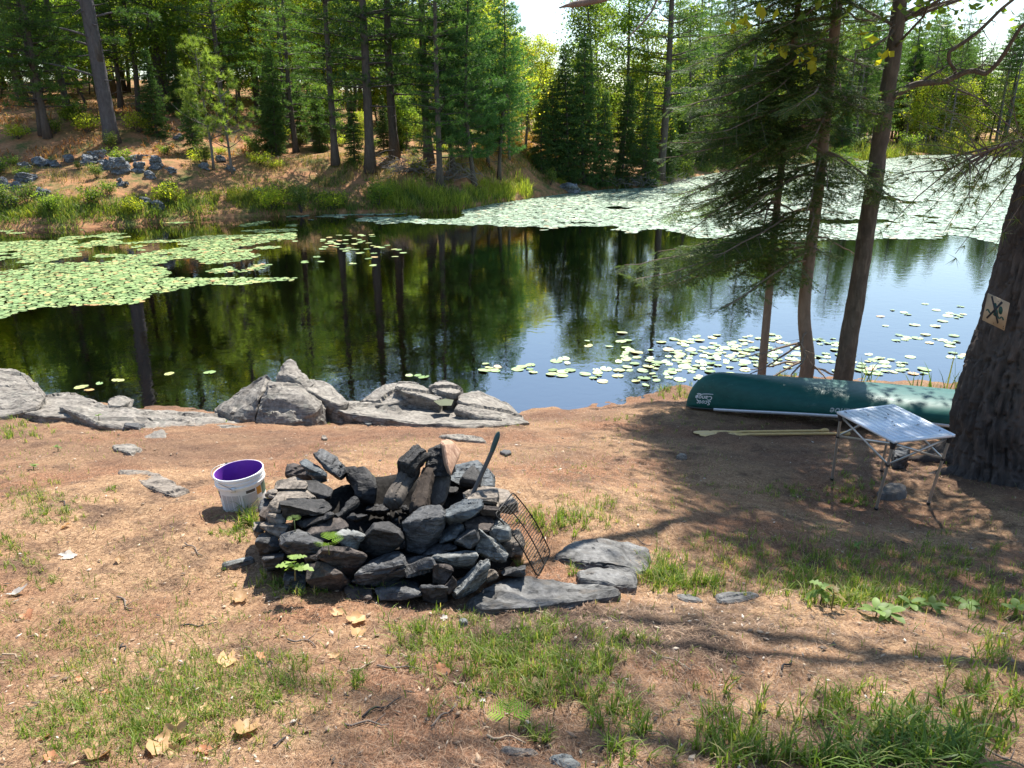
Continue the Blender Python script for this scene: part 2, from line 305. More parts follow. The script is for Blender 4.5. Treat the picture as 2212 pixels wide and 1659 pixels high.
def trunk_path(H, lean, rng, n=14, wob=.12):
    t = np.linspace(0, 1, n); k = rng.normal(0, 1, (3, 2))
    off = sum(np.sin(t[:, None] * (q + 1) * 2.2 + k[q]) * wob / (q + 1) for q in range(3)); off -= off[0]
    return np.stack([off[:, 0] + lean[0] * t * H, off[:, 1] + lean[1] * t * H, t * H], 1)
def on_path(P, z): return np.array([np.interp(z, P[:, 2], P[:, k]) for k in range(3)])
def conifer(name, label, H, r0, base, rad, nm, bark, seed, whorl=.55, per=5, up=.25, droop=0., twig=(.5, 8), needles=9, L=.17, wd=.022, style='pine', dead=.0, shape=1., lean=(0, 0), sub=3, spread=.75, plume=None):
    rng = np.random.default_rng(seed); root = empty(name, (0, 0, 0), label, "tree"); P = trunk_path(H, lean, rng); mb = MB()
    t = P[:, 2] / H; mb.tube(P, r0 * (1 - t) ** .8 * (1 + .5 * np.exp(-t * 45)) + .012, 8)
    pts, dirs = [], []; z = base * H; zs = np.arange(.12 * H if dead else base * H, H - .15, whorl)
    for z in zs:
        f = (z - base * H) / (H * (1 - base)); a0 = rng.uniform(0, 6.28); dd = f < 0
        for q in range(per if not dd else 2):
            if dd and rng.random() > dead: continue
            az = a0 + q * 6.283 / per + rng.normal(0, .35); ln = rad * (max(.06, (1 - f)) ** shape * min(1, .55 + 1.6 * max(f, 0) + .0) if not dd else rng.uniform(.25, .6)) * rng.uniform(.65, 1.15)
            z1 = z + rng.uniform(-.2, .2); o = on_path(P, max(0, z1)); el = up * (.2 + f) if not dd else -.05
            s = np.linspace(0, 1, 7); dirh = np.array([math.cos(az), math.sin(az), 0])
            B = o + dirh * (s * ln)[:, None]; B[:, 2] += s * ln * el - droop * ln * s ** 2 + .12 * ln * up * s ** 3; B[1:, :2] += rng.normal(0, .03 * ln, (6, 2))
            mb.tube(B, (.05 * r0 / .2 * (.4 + .6 * (1 - max(f, 0)))) * (1 - .85 * s) + .003, 4, False)
            if dd:
                for _ in range(3):
                    sp = rng.uniform(.3, .9); b0 = np.array([np.interp(sp, s, B[:, c]) for c in range(3)]); mb.tube(np.stack([b0, b0 + dirh * .2 * ln + rng.normal(0, .2 * ln, 3)]), [.008, .003], 3, False)
                continue
            nt_ = max(2, int(twig[1] * ln / rad * 1.2)); sp = np.clip(np.linspace(.22 if style == 'pine' else .08, 1., nt_) + rng.normal(0, .03, nt_), 0, 1)
            for kk, u_ in enumerate(sp):
                b0 = np.array([np.interp(u_, s, B[:, c]) for c in range(3)]); sd = 1 if kk % 2 else -1
                ta = az + sd * rng.uniform(.5, 1.15); tl = twig[0] * rng.uniform(.6, 1.2) * (1.15 - .6 * u_) * (.5 + .5 * min(1, ln / rad * 1.5))
                td = np.array([math.cos(ta), math.sin(ta), rng.normal(.12, .15) - droop * .5]); ss_ = np.linspace(.35, 1, sub)
                q_ = b0 + td * (ss_ * tl)[:, None]; q_[:, 2] -= droop * .4 * tl * ss_ ** 2; pts.append(q_); dirs.append(np.repeat(td[None], sub, 0))
    pts.append(np.array([P[-1]])); dirs.append(np.array([[0, 0, 1.]])); pts = np.concatenate(pts); dirs = nrm(np.concatenate(dirs)); pts = pts + rng.normal(0, .03, pts.shape)
    if style == 'spruce': dirs[:, 2] *= .3
    V, F = tufts(pts, dirs, needles, L, wd, spread, rng, .15 if style == 'spruce' else -.1)
    mb.build("trunk", bark, root, True); mk("crown", V, F, nm, root); return root
def decid(name, label, H, r0, base, rad, lm, bark, seed, nleaf=7000, size=.06, lean=(0, 0), clumps=60):
    rng = np.random.default_rng(seed); root = empty(name, (0, 0, 0), label, "tree"); P = trunk_path(H * .92, lean, rng, wob=.25); mb = MB()
    t = P[:, 2] / P[-1, 2]; mb.tube(P, r0 * (1 - t) ** .7 + .012, 7); ends = []
    for k in range(clumps):
        f = rng.uniform(0, 1) ** .8; z = (base + (1 - base) * f) * H * .9; o = on_path(P, z); az = rng.uniform(0, 6.28); ln = rad * rng.uniform(.3, 1) * (1.15 - .75 * f) * min(1, .4 + 2 * f)
        e = o + np.array([math.cos(az) * ln, math.sin(az) * ln, ln * rng.uniform(.25, .8)]); m_ = (o + e) / 2 + rng.normal(0, .12 * ln, 3)
        mb.tube(np.stack([o, m_, e]), [r0 * .22 * (1.2 - f), r0 * .12, .006], 4, False); ends.append(e); ends.append(m_ * .4 + e * .6 + rng.normal(0, .25, 3))
    ends = np.array(ends); c = rng.integers(0, len(ends), nleaf); sg = rng.uniform(.2, .5, len(ends)) * rad / 2.4
    V, F = leaves(ends[c] + rng.normal(0, 1, (nleaf, 3)) * sg[c][:, None] * np.array([1, 1, .6]), size, rng)
    mb.build("trunk", bark, root, True); mk("crown", V, F, lm, root); return root
FAR = (0, -900, 0)
PINES = [conifer("pine_tree", "tall dark pine with layered crown on the far bank", 16, .2, .2, 3.2, N_DARK, BARK_D, s, whorl=.85, per=5, twig=(.8, 12), needles=8, L=.25, wd=.028, dead=.5, shape=.6, sub=4) for s in (1, 2, 3)]
MIDP = [conifer("pine_tree", "mid green pine in the wood", 14, .16, .12, 2.7, N_MID, BARK_D, s, whorl=.68, per=5, twig=(.75, 11), needles=8, L=.23, wd=.028, dead=.4, shape=.7, sub=4) for s in (5, 6)]
SOFTP = [conifer("pine_tree", "young soft green pine", 8.5, .09, .16, 1.9, N_SOFT, BARK_D, s, whorl=.34, per=6, up=.45, twig=(.55, 12), needles=12, L=.19, wd=.02, shape=.75, dead=.3, sub=4) for s in (7, 8)]
SPRUCE = [conifer("spruce_tree", "narrow dark spruce", 8, .09, .02, 1.55, N_FIR, BARK_D, s, whorl=.26, per=7, up=.15, droop=.2, twig=(.42, 12), needles=9, L=.15, wd=.028, style='spruce', shape=.85, sub=4) for s in (9, 10, 13)]
DECY = [decid("maple_tree", "bright yellow green maple", 11, .13, .2, 2.7, L_YEL, BARK_G, s, 7500, .085) for s in (14, 15)]
DECG = [decid("maple_tree", "leafy green tree", 13, .14, .22, 2.8, L_GRN, BARK_D, s, 8000, .085) for s in (16, 17)]
UNDER = [decid('understory_maple', 'low leafy young maple', 5.5, .05, .02, 2.0, m_, BARK_D, sd, 5200, .075, clumps=70) for sd, m_ in ((24, L_YEL), (25, L_GRN))]
THIN = [conifer("pine_tree", "thin grey pine with bare lower branches", 17, .15, .55, 2.2, N_MID, BARK_G, s, whorl=.6, per=5, twig=(.7, 12), needles=9, L=.24, wd=.035, dead=.95, shape=.6, sub=4) for s in (18, 19)]
SNAG = conifer("dead_tree", "dead grey spruce with bare twigs", 9, .08, .8, 1.3, N_FIR, TWIG, 20, whorl=.3, per=5, twig=(.3, 4), needles=5, L=.1, wd=.02, dead=.95, style='spruce')
def sapling(seed, H, label):                       # red pine sapling: pom-pom tufts at the branch ends
    rng = np.random.default_rng(seed); root = empty("pine_sapling", (0, 0, 0), label, "tree"); P = trunk_path(H, (-.05, 0), rng, wob=.05); mb = MB(); mb.tube(P, .055 * (1 - P[:, 2] / H) + .012, 7); pts, dirs = [], []
    for z in np.arange(H * .24, H, .55):
        f = z / H
        for q in range(4):
            az = rng.uniform(0, 6.28); ln = rng.uniform(.5, 1.2) * (1.35 - f) * 1.45; o = on_path(P, z); d = np.array([math.cos(az), math.sin(az), .35]); s = np.linspace(0, 1, 5); B = o + d * (s * ln)[:, None]; B[:, 2] += .3 * ln * s ** 3
            mb.tube(B, .022 * (1 - .7 * s), 4, False)
            for k in range(3):
                u_ = rng.uniform(.45, 1) if k else 1.; b0 = o + d * u_ * ln + np.array([0, 0, .3 * ln * u_ ** 3]) + rng.normal(0, .2 * (k > 0), 3); pts.append(b0); dirs.append(nrm(d + np.array([0, 0, .5])))
    pts.append(P[-1]); dirs.append(np.array([0, 0, 1.])); V, F = tufts(np.array(pts), np.array(dirs), 80, .27, .02, .75, rng)
    mb.build("trunk", BARK_G, root, True); mk("crown", V, F, N_BRIGHT, root); return root
# ---------------------------------------------------------------- placed trees (label, prototype, pixel base, scale)
USED = set()
def place(proto, loc, rz, s, label, group=None):
    """the prototype itself the first time, then copies of it with its parts"""
    s = s if hasattr(s, '__len__') else (s,) * 3
    if proto.name in USED: o = dup(proto, loc, rz, s)
    else: o = proto; USED.add(o.name); o.location = loc; o.rotation_euler[2] = rz; o.scale = s
    o['label'] = label
    if group: o['group'] = group
    elif 'group' in o: del o['group']
    return o
def put(proto, vx, vy, s, label, rz=None, yd=None, group=None):
    p = G(vx, vy) if yd is None else P_d(vx, vy, yd)
    return place(proto, (p[0], p[1], tz(p[0], p[1]) - .05), random.uniform(0, 6.28) if rz is None else rz, s, label, group)
put(PINES[0], 355, 245, (1.2, 1.2, 1.15), "dark pine trunk between the thick grey pine and the bright saplings")
put(PINES[1], 800, 372, (1.15, 1.15, 1.1), "thick dark pine with lichen grey bark left of centre on the far bank")
put(PINES[2], 853, 341, 1.05, "slim brown pine just right of the lichen barked pine")
put(PINES[0], 927, 352, 1.05, "dark pine behind the brush heap", 2.)
put(MIDP[0], 725, 356, 1.0, "straight slender pine at the edge of the mossy far bank")
put(MIDP[1], 951, 405, .92, "thin pine leaning at the water edge of the far bank")
put(PINES[1], 265, 172, 1.1, "dark pine on the hill close behind the thick grey pine", 4.)
put(MIDP[0], 150, 253, .95, "slim dark pine on the orange slope beside the thick grey pine", 3.)
put(MIDP[1], 103, 298, .95, "twin stemmed pine standing on the orange slope near the rocks", 1.)
put(MIDP[1], 92, 292, .85, "second stem of the pine pair on the orange slope, the thinner one", 4.2)
put(SOFTP[0], 1025, 400, 1.12, "soft green young pine with a full crown on the point")
put(SOFTP[1], 1078, 388, 1.05, "soft light green pine nearest the tip of the grassy point")
put(SOFTP[0], 980, 366, 1.1, "young soft green pine behind the leaning thin pine", 2.5)
put(SOFTP[1], 1055, 361, .85, "slight young pine behind the two soft green pines of the point", 1.)
put(MIDP[0], 640, 330, .8, "mid green pine at the dark edge of the wood right of the saplings", 2.)
put(PINES[2], 560, 250, 1.0, "dark pine in the shade behind the bright saplings", 2.)
put(SPRUCE[0], 690, 330, .42, "small spruce filling the gap at the foot of the slender pine")
put(SPRUCE[1], 765, 350, .4, "pale small spruce left of the lichen barked pine")
put(SPRUCE[2], 830, 330, .36, "small spruce behind the slim brown pine")
put(SPRUCE[0], 1170, 372, .6, "small green spruce beside the bracken slope", 1.)
for k, (vx, vy, s, lb) in enumerate([(1225, 392, .95, "tall thin spruce, first of the dark row beyond the mat of lily pads"), (1262, 398, 1.08, "spruce with the highest tip in the dark row at the shore"),
        (1300, 404, .7, "short bushy spruce at the front of the dark shore row"), (1345, 400, .8, "spruce between the bushy one and the tall pine trunk"), (1395, 401, .72, "broad dark spruce at the foot of the tall pine"), (1200, 385, .7, "spruce at the left end of the dark shore row"), (1440, 385, .6, "low dark spruce right of the tall pine trunk")]):
    put(SPRUCE[k % 3], vx, vy, s, lb)
put(PINES[0], 1425, 388, (1.35, 1.35, 1.25), "tall thick pine rising above the dark spruces", 5.)
put(THIN[0], 1520, 345, .8, "bare leaning grey trunk right of the tall thick pine")
put(SNAG, 1125, 300, .62, "dead grey spruce with bare drooping twigs above the bracken slope")
put(DECY[0], 1135, 330, .62, "yellow green maple under the gap of sky"); put(DECY[1], 1185, 345, .66, "yellow green maple with orange leaves behind the dark spruces")
put(DECY[0], 1100, 345, .66, "tall yellow green tree behind the soft green pines", 2.)
put(DECG[0], 1285, 360, .95, "slender leafy tree standing behind the dark spruce row"); put(DECG[1], 1335, 372, 1.05, "leafy tree with fine branches left of the tall pine")
put(DECG[1], 1256, 380, .95, "leafy tree at the right side of the sky gap"); put(DECY[1], 1390, 372, .9, "yellow green tree behind the tall pine", 3.); put(DECG[0], 1480, 365, 1., "leafy tree right of the tall pine trunk", 4.)
sp1 = sapling(31, 5.4, "bright tufted pine sapling with a long low branch by the rocks"); p = G(462, 368); sp1.location = (p[0], p[1], tz(p[0], p[1]))
sp2 = sapling(33, 4.7, "bright tufted pine sapling, the shorter of the pair by the rocks"); p = G(502, 377); sp2.location = (p[0], p[1], tz(p[0], p[1])); sp2.rotation_euler[2] = 1
# the thick grey pine on the left hill: forked trunk, dead snags, low plumes
def hill_pine():
    rng = np.random.default_rng(40); p = G(243, 308); root = empty("white_pine", (p[0], p[1], tz(p[0], p[1]) - .1), "thick grey pine with a forked trunk and dead snags on the far slope", "tree"); mb = MB(); s = p[1] / FPX * 1.06
    z = np.linspace(0, 18, 24); mb.tube(np.stack([-.03 * z + .006 * z * z * 0, 0 * z, z], 1), np.interp(z, [0, .5, 2, 6, 18], [.42, .34, .31, .30, .12]), 12)
    z2 = np.linspace(3.6, 17, 18); mb.tube(np.stack([-.03 * z2 + .16 - .03 * (z2 - 3.6), -.12 + 0 * z2, z2], 1), np.interp(z2, [3.6, 6, 17], [.16, .26, .1]), 10); pts, dirs = [], []
    for k in range(16):
        z0 = rng.uniform(1.5, 6.5); az = rng.choice([0., 3.1]) + rng.normal(0, .7); ln = rng.uniform(.3, 1.4); o = np.array([-.03 * z0, 0, z0]); d = np.array([math.cos(az), math.sin(az), rng.normal(-.1, .2)])
        mb.tube(np.stack([o, o + d * ln * .5 + rng.normal(0, .05, 3), o + d * ln + rng.normal(0, .12, 3)]), [.05, .03, .01], 4, False)
    for z0, az, ln in [(4.6, 3.3, 3.6), (4.2, 2.9, 3.0), (4.4, .1, 1.2), (6.0, 3.0, 4.4), (2.9, 3.35, 5.2), (5.4, .3, 2.8)] + [(rng.uniform(6.5, 17), rng.uniform(0, 6.28), rng.uniform(2., 4.2)) for _ in range(34)]:
        o = np.array([-.03 * z0, 0, z0]); d = np.array([math.cos(az), math.sin(az), .05]); sg = np.linspace(0, 1, 8); B = o + d * (sg * ln)[:, None]; B[:, 2] += .1 * ln * np.sin(sg * 3); mb.tube(B, .05 * (1 - .8 * sg) + .006, 5, False)
        n_ = int(36 * ln); u_ = rng.uniform(.35, 1.02, n_); q = o + d * (u_ * ln)[:, None]; q[:, 2] += .1 * ln * np.sin(u_ * 3); perp = np.array([-d[1], d[0], 0]); off = rng.normal(0, .28, n_) * ln / 2.2 * (1.2 - .6 * u_); q = q + perp * off[:, None]; q[:, 2] += rng.normal(0, .06, n_)
        pts.append(q); dirs.append(nrm(d[None] + perp * np.sign(off)[:, None] * .7 + np.array([0, 0, .25])))
    V, F = tufts(np.concatenate(pts), np.concatenate(dirs), 12, .26, .024, .6, rng); mb.build("trunk", barkmat("bark_furrowed", (.075, .068, .07), (.17, .155, .16), .8, dist=.05), root, True); mk("crown", V, F, N_DARK, root)
hill_pine()
# ---------------------------------------------------------------- the wood behind: every tree a copy with its own place
def scatter(protos, n, x0, x1, s0, s1, h, label, group, seed, gap=True):
    rng = random.Random(seed); k = 0
    while k < n:
        x = rng.uniform(x0, x1); yf = float(ys_far(np.array([x]))[0]); s = rng.uniform(s0, s1); y = yf + s; sc_ = rng.uniform(*h); vx = CX + FPX * x / (y * CP)
        sc_ *= (.62 if 1085 < vx < 1250 else .66 if 1250 <= vx < 1450 else 1.) if gap else (.7 if 1060 < vx < 1450 else 1)
        pr = protos[k % len(protos)]; place(pr, (x, y, tz(x, y) - .05), rng.uniform(0, 6.28), (sc_, sc_, sc_ * rng.uniform(.9, 1.12)), label, group); k += 1
scatter(PINES, 14, -36, -2, 15, 32, (.7, .98), "dark pine standing in the shade of the wood on the far left", "dark pines in the left wood", 1)
scatter(MIDP, 13, -32, 0, 14, 34, (.7, .98), "mid green pine in the depth of the wood on the left", "green pines in the left wood", 2)
scatter(DECY, 30, -42, -1, 18, 44, (.7, 1.05), "yellow green maple glowing between the trunks of the left wood", "sunlit maples in the left wood", 3)
scatter(DECG, 12, -38, -1, 14, 38, (.7, 1.0), "leafy green tree between the pines of the left wood", "leafy trees in the left wood", 4)
scatter(UNDER, 66, -40, 0, 16, 42, (.7, 1.5), "low young maple filling the space between the trunks on the left", "young maples in the left wood", 13, False)
scatter(SPRUCE, 14, -18, 0, 7, 16, (.3, .7), "small spruce in the undergrowth of the left wood", "small spruces in the left wood", 16, False)
scatter(DECY, 18, -2, 24, 14, 40, (.75, 1.1), "yellow green tree in the sunlit wood beyond the spruces", "yellow green trees in the middle wood", 5)
scatter(DECG, 20, 4, 40, 8, 34, (.8, 1.2), "leafy green tree in the wood behind the shore spruces", "leafy trees in the middle wood", 6)
scatter(UNDER, 40, -2, 45, 8, 36, (.7, 1.5), "low young maple in the sunlit middle of the wood", "young maples in the middle wood", 14, False)
scatter(SPRUCE, 24, 8, 40, 2, 14, (.6, 1.35), "dark spruce near the shore behind the fir trio", "spruces along the far shore", 7)
scatter(THIN, 34, 24, 96, 4, 30, (.95, 1.3), "thin grey pine with bare lower limbs beyond the white lily mat", "thin pines along the far right shore", 8)
scatter(MIDP, 40, 20, 110, 10, 44, (1.05, 1.45), "green pine in the far wood behind the thin grey trunks", "green pines of the far right wood", 9)
scatter([SNAG], 10, 26, 70, 2, 14, (.7, 1.2), "dead grey tree with bare twigs at the far marsh edge", "dead trees at the far marsh edge", 10)
scatter(DECY, 16, 26, 90, 16, 44, (.9, 1.3), "pale yellow green tree far off between the thin grey pines", "yellow green trees of the far right wood", 12)
scatter(UNDER, 30, 30, 110, 14, 40, (1.2, 2.2), "low leafy tree under the far pines at the marsh", "low leafy trees of the far right wood", 15, False)
scatter(MIDP, 34, 48, 125, 8, 50, (1.3, 1.8), "tall green pine beyond the marsh at the right end of the far shore", "pines at the right end of the far shore", 21)
scatter(DECG, 16, 50, 125, 8, 40, (.9, 1.4), "leafy tree beyond the marsh at the right end of the far shore", "leafy trees at the right end of the far shore", 22)
scatter(UNDER, 26, 50, 125, 6, 30, (1.3, 2.4), "low leafy tree at the marsh edge at the right end of the far shore", "low trees at the right end of the far shore", 23, False)
scatter(UNDER, 8, -11, -3, 8, 12, (.3, .6), "young yellow green maple at the sunny edge of the left wood", "young maples at the edge of the left wood", 24, False)
# ================================================================ rocks
def hull_mesh(pts, bev=.006, cuts=3, amp=.012, seed=0, strata=None, steps=0., ax=(.25, -.5, .83), freq=9.):
    bm = bmesh.new()
    for p in pts: bm.verts.new(p)
    r = bmesh.ops.convex_hull(bm, input=bm.verts); bmesh.ops.delete(bm, geom=[g for g in set(r["geom_interior"] + r["geom_unused"]) if isinstance(g, bmesh.types.BMVert)], context='VERTS')
    bmesh.ops.dissolve_limit(bm, angle_limit=R(7), verts=bm.verts, edges=bm.edges)
    if bev: bmesh.ops.bevel(bm, geom=list(bm.edges), offset=bev, offset_type='OFFSET', segments=1, affect='EDGES', profile=.6)
    bmesh.ops.triangulate(bm, faces=bm.faces)
    A = np.array(pts, float); L = np.linalg.norm(np.ptp(A, axis=0)) / (cuts * 2.6 + 1)
    for _ in range(5 if cuts else 0):
        long = [e for e in bm.edges if e.calc_length() > L]
        if not long or len(bm.verts) > 12000: break
        bmesh.ops.subdivide_edges(bm, edges=long, cuts=1); bmesh.ops.triangulate(bm, faces=[f for f in bm.faces if len(f.verts) > 3])
    bm.verts.index_update()
    V = np.array([v.co for v in bm.verts]); N = np.array([v.normal for v in bm.verts]); F = np.array([[v.index for v in f.verts] for f in bm.faces])
    bm.free(); s = strata if strata is not None else np.array([1, 1, 3.])
    d = fbm(V * s, 3.5, 3, seed) * amp + np.abs(fbm(V * s[::-1], 9, 2, seed + 5)) * amp * .5
    if steps:                           # broken layers: the face steps in and out along tilted beds
        q = V @ np.array(ax) * freq + .9 * fbm(V, 1.6, 3, seed + 9) + 50; fr_ = q - np.floor(q); d += steps * ((fr_ - .5) + .9 * _h(np.floor(q).astype(np.int64), 0 * fr_.astype(np.int64), 0 * fr_.astype(np.int64), seed))
    return V + N * d[:, None], F
def rock(name, pts, mat, label, cat="rock", group=None, sharp=18, **kw):
    pts = np.array(pts, float); c = pts.mean(0); V, F = hull_mesh(pts - c, **kw); o = mk(name, V, F, mat, None, True, c, sharp); return tag(o, label, cat, group)
LEDGE = rockmat("ledge_stone", (.095, .082, .068), (.205, .183, .155), (.31, .283, .243), .9, (.7, 1.4, 5), (.15, .145, .12), dist=.02)
DARKR = rockmat("slate", (.02, .02, .021), (.07, .07, .071), (.17, .172, .172), 1.6, (1, 1, 4), None, .6)
BLUER = rockmat("blue_slate", (.03, .036, .04), (.08, .092, .10), (.16, .18, .185), 1.6, (1, 1, 4), None, .55)
BROWNR = rockmat("brown_stone", (.025, .02, .018), (.075, .06, .052), (.16, .13, .11), 1.6, (1, 1, 3))
TANR = rockmat("tan_stone", (.10, .083, .066), (.22, .185, .15), (.34, .29, .24), 1.6, (1, 1, 4))
PALER = rockmat("pale_slate", (.07, .073, .072), (.19, .195, .185), (.34, .35, .33), 1.6, (1, 1, 5))
FARR = rockmat("far_grey_rock", (.06, .066, .07), (.17, .185, .20), (.36, .38, .40), .8, (1, 1, 3), (.10, .085, .06), dist=.05)
def shore_rock(name, label, F_, B_, sink=.5, mat=LEDGE, cat="rock", back=.25, **kw):
    """F_/B_: (pixel x, pixel y, forward distance) of the near and the far edge; the rock goes down into the ground"""
    p = [P_d(*q) for q in F_ + B_]; p = p + [q + np.array([0, back * (k >= len(F_)), -sink]) for k, q in enumerate(p)]
    if name == 'bedrock_ledge': p = [q - np.array([0, 0, .05]) for q in p]
    kw = dict(dict(bev=.010, cuts=13, amp=.02, strata=np.array([.8, 1.2, 3.5]), steps=.016, freq=4.5), **kw); return rock(name, p, mat, label, cat, **kw)
shore_rock("shore_boulder", "tilted boulder slab with a pale sloping top at the water, left of the peaked rock", [(466, 886, 8.45), (493, 895, 8.1), (530, 905, 7.95), (552, 902, 7.95), (560, 858, 8.1)], [(574, 808, 8.6), (592, 825, 8.5), (478, 872, 8.75)], seed=1)
shore_rock("shore_boulder", "big blocky boulder with a dark front face below the peaked rock", [(556, 911, 7.9), (592, 918, 7.75), (627, 916, 7.72), (680, 890, 7.8), (697, 874, 7.95), (575, 850, 8.0), (605, 862, 7.95), (655, 850, 8.0)], [(580, 825, 8.3), (636, 827, 8.4), (663, 840, 8.35), (697, 856, 8.3)], seed=2)
shore_rock("shore_boulder", "peaked rounded rock rising highest above the water", [(597, 822, 8.4), (612, 800, 8.45), (664, 842, 8.3), (680, 829, 8.45)], [(613, 783, 8.7), (626, 778, 8.75), (639, 783, 8.75), (650, 804, 8.75), (605, 800, 8.7)], seed=3, amp=.028)
shore_rock("shore_boulder", "sloping rock running down to the right of the peaked rock", [(662, 843, 8.25), (697, 862, 8.15), (733, 875, 8.1), (752, 870, 8.3)], [(669, 818, 8.7), (703, 824, 8.75), (737, 853, 8.65)], seed=4)
shore_rock("bedrock_ledge", "broad low pale ledge sloping into the needle litter in the middle of the shore", [(696, 868, 8.2), (740, 880, 8.0), (783, 884, 7.95), (876, 903, 7.7), (960, 909, 7.6), (1016, 914, 7.55), (1100, 907, 7.75), (1146, 902, 7.95)], [(749, 862, 8.8), (866, 856, 8.9), (960, 868, 8.7), (1083, 893, 8.5)], seed=5, sink=.6, amp=.03, cuts=12)
shore_rock("bedrock_ledge", "rounded left hump of the middle ledge at the water", [(774, 866, 8.55), (819, 869, 8.35), (866, 857, 8.4), (892, 846, 8.5)], [(819, 832, 8.9), (856, 819, 9.0), (867, 822, 9.0), (800, 845, 9.0)], seed=6)
shore_rock("bedrock_ledge", "dark edged tilted slab on top of the middle ledge", [(853, 826, 8.6), (869, 836, 8.45), (909, 851, 8.4), (950, 859, 8.35), (955, 850, 8.45)], [(860, 819, 8.9), (893, 821, 9.0), (930, 836, 8.8)], seed=7, sink=.2)
shore_rock("bedrock_ledge", "small rounded rock between grass tufts at the back of the middle ledge", [(928, 826, 8.75), (976, 842, 8.5), (996, 836, 8.6)], [(949, 817, 9.1), (969, 819, 9.1), (990, 828, 9.0)], seed=8)
shore_rock("bedrock_ledge", "right slab of the middle ledge sloping down to the open water", [(989, 858, 8.35), (1036, 876, 8.2), (1079, 893, 8.05), (1133, 895, 8.2)], [(997, 840, 8.8), (1036, 834, 9.0), (1056, 848, 9.0), (1099, 868, 8.9)], seed=9)
shore_rock("bedrock_ledge", "thin dark fronted slab below the right slab of the middle ledge", [(982, 874, 8.0), (1036, 892, 7.85), (1079, 896, 7.85)], [(990, 862, 8.2), (1036, 878, 8.1), (1082, 890, 8.0)], seed=10, sink=.3)
shore_rock("bedrock_ledge", "high rounded pale rock at the left end of the shore", [(-90, 880, 7.9), (0, 890, 7.75), (77, 874, 7.95), (92, 850, 8.3)], [(-90, 786, 9.1), (0, 790, 9.2), (32, 791, 9.25), (68, 812, 9.1)], seed=11, amp=.028)
shore_rock("bedrock_ledge", "flat pale shelf behind the grass at the left shore", [(45, 882, 7.9), (93, 890, 7.7), (187, 893, 7.75), (220, 870, 8.2)], [(87, 848, 8.7), (147, 840, 9.0), (190, 848, 8.9)], seed=12, amp=.028)
shore_rock("bedrock_ledge", "long low pale shelf along the left shore", [(127, 868, 7.9), (213, 908, 7.35), (283, 919, 7.25), (357, 929, 7.2), (402, 912, 7.5)], [(217, 866, 8.3), (273, 871, 8.4), (340, 878, 8.5), (397, 884, 8.4)], seed=13, amp=.03, cuts=12)
shore_rock("bedrock_ledge", "thin pale ledge tapering toward the big blocky boulder", [(400, 910, 7.5), (445, 920, 7.45), (567, 920, 7.65)], [(397, 883, 8.4), (443, 881, 8.5), (500, 892, 8.3), (556, 910, 7.95)], seed=14, amp=.028)
shore_rock("shore_stone", "small pale stone on the low shelf of the left shore", [(230, 867, 8.2), (236, 877, 8.1), (262, 878, 8.1), (276, 869, 8.2)], [(238, 861, 8.35), (256, 855, 8.35), (270, 862, 8.35)], sink=.1, seed=15, amp=.015, cuts=5)
shore_rock("shore_stone", "grey angular rock half buried in the litter below the left shelf", [(310, 957, 6.6), (324, 967, 6.55), (352, 960, 6.6), (361, 948, 6.7)], [(307, 945, 6.8), (335, 935, 6.85), (352, 930, 6.85)], sink=.2, seed=16, amp=.02, cuts=6)
shore_rock("shore_stone", "small dark stone lying below the low left shelf", [(268, 920, 7.2), (272, 924, 7.2), (301, 926, 7.2)], [(268, 914, 7.3), (300, 915, 7.3)], sink=.1, seed=17, amp=.01, cuts=4, mat=DARKR)
SLABR = rockmat("slab_stone", (.05, .048, .045), (.13, .127, .122), (.24, .235, .225), 1., (.7, 1.4, 4), (.10, .085, .07), .7, .02)
def flat_rock(name, label, px, dz=.04, mat=LEDGE, sink=.25, **kw):
    p = [G(a, b, dz) for a, b in px]; c = np.mean(p, 0); top = [c + (q - c) * .94 for q in p]; low = [q - [0, 0, dz + .01] for q in p]; bot = [q - [0, 0, sink] for q in p]
    kw = dict(dict(bev=.010, cuts=11, amp=.012, strata=np.array([1.5, 1.2, 3]), steps=.006, ax=(.1, -.8, .6), freq=8.), **kw); return rock(name, top + low + bot, mat, label, "rock", **kw)
flat_rock("flat_stone", "pale flat slab flush with the litter left of the bucket", [(253, 1018), (310, 1013), (367, 1033), (405, 1060), (377, 1071), (317, 1050)], .02, TANR, seed=20)
flat_rock("flat_stone", "small flat stone beside the half buried angular rock", [(240, 960), (283, 959), (308, 967), (282, 978), (247, 968)], .03, LEDGE, seed=21)
flat_rock("flat_stone", "thin flat grey stone left of the fire ring", [(475, 1212), (545, 1196), (552, 1203), (480, 1221)], .03, PALER, seed=22)
flat_rock("flat_stone", "flat pale stone behind the charred logs", [(945, 941), (985, 935), (1046, 944), (1050, 953), (1010, 950)], .025, LEDGE, seed=23)
flat_rock("slab_rock", "long bluish slab in front of the wire grate", [(1012, 1311), (1008, 1290), (1087, 1248), (1146, 1251), (1244, 1259), (1337, 1272), (1340, 1284), (1250, 1299), (1146, 1309), (1042, 1314)], .04, SLABR, seed=24, amp=.02)
flat_rock("slab_rock", "narrow middle slab between the long bluish slab and the wide one", [(1244, 1232), (1290, 1226), (1346, 1226), (1376, 1236), (1372, 1268), (1337, 1265), (1246, 1251)], .045, SLABR, seed=25, amp=.02)
flat_rock("slab_rock", "wide grey slab right of the fire ring, grass along its edge", [(1193, 1194), (1237, 1165), (1281, 1160), (1354, 1168), (1402, 1182), (1406, 1229), (1375, 1233), (1333, 1222), (1260, 1220), (1198, 1202)], .03, SLABR, seed=26, amp=.02)
flat_rock("flat_stone", "flat stone flush with the ground in the foreground", [(1078, 1612), (1157, 1617), (1165, 1628), (1092, 1622)], .015, TANR, seed=27)
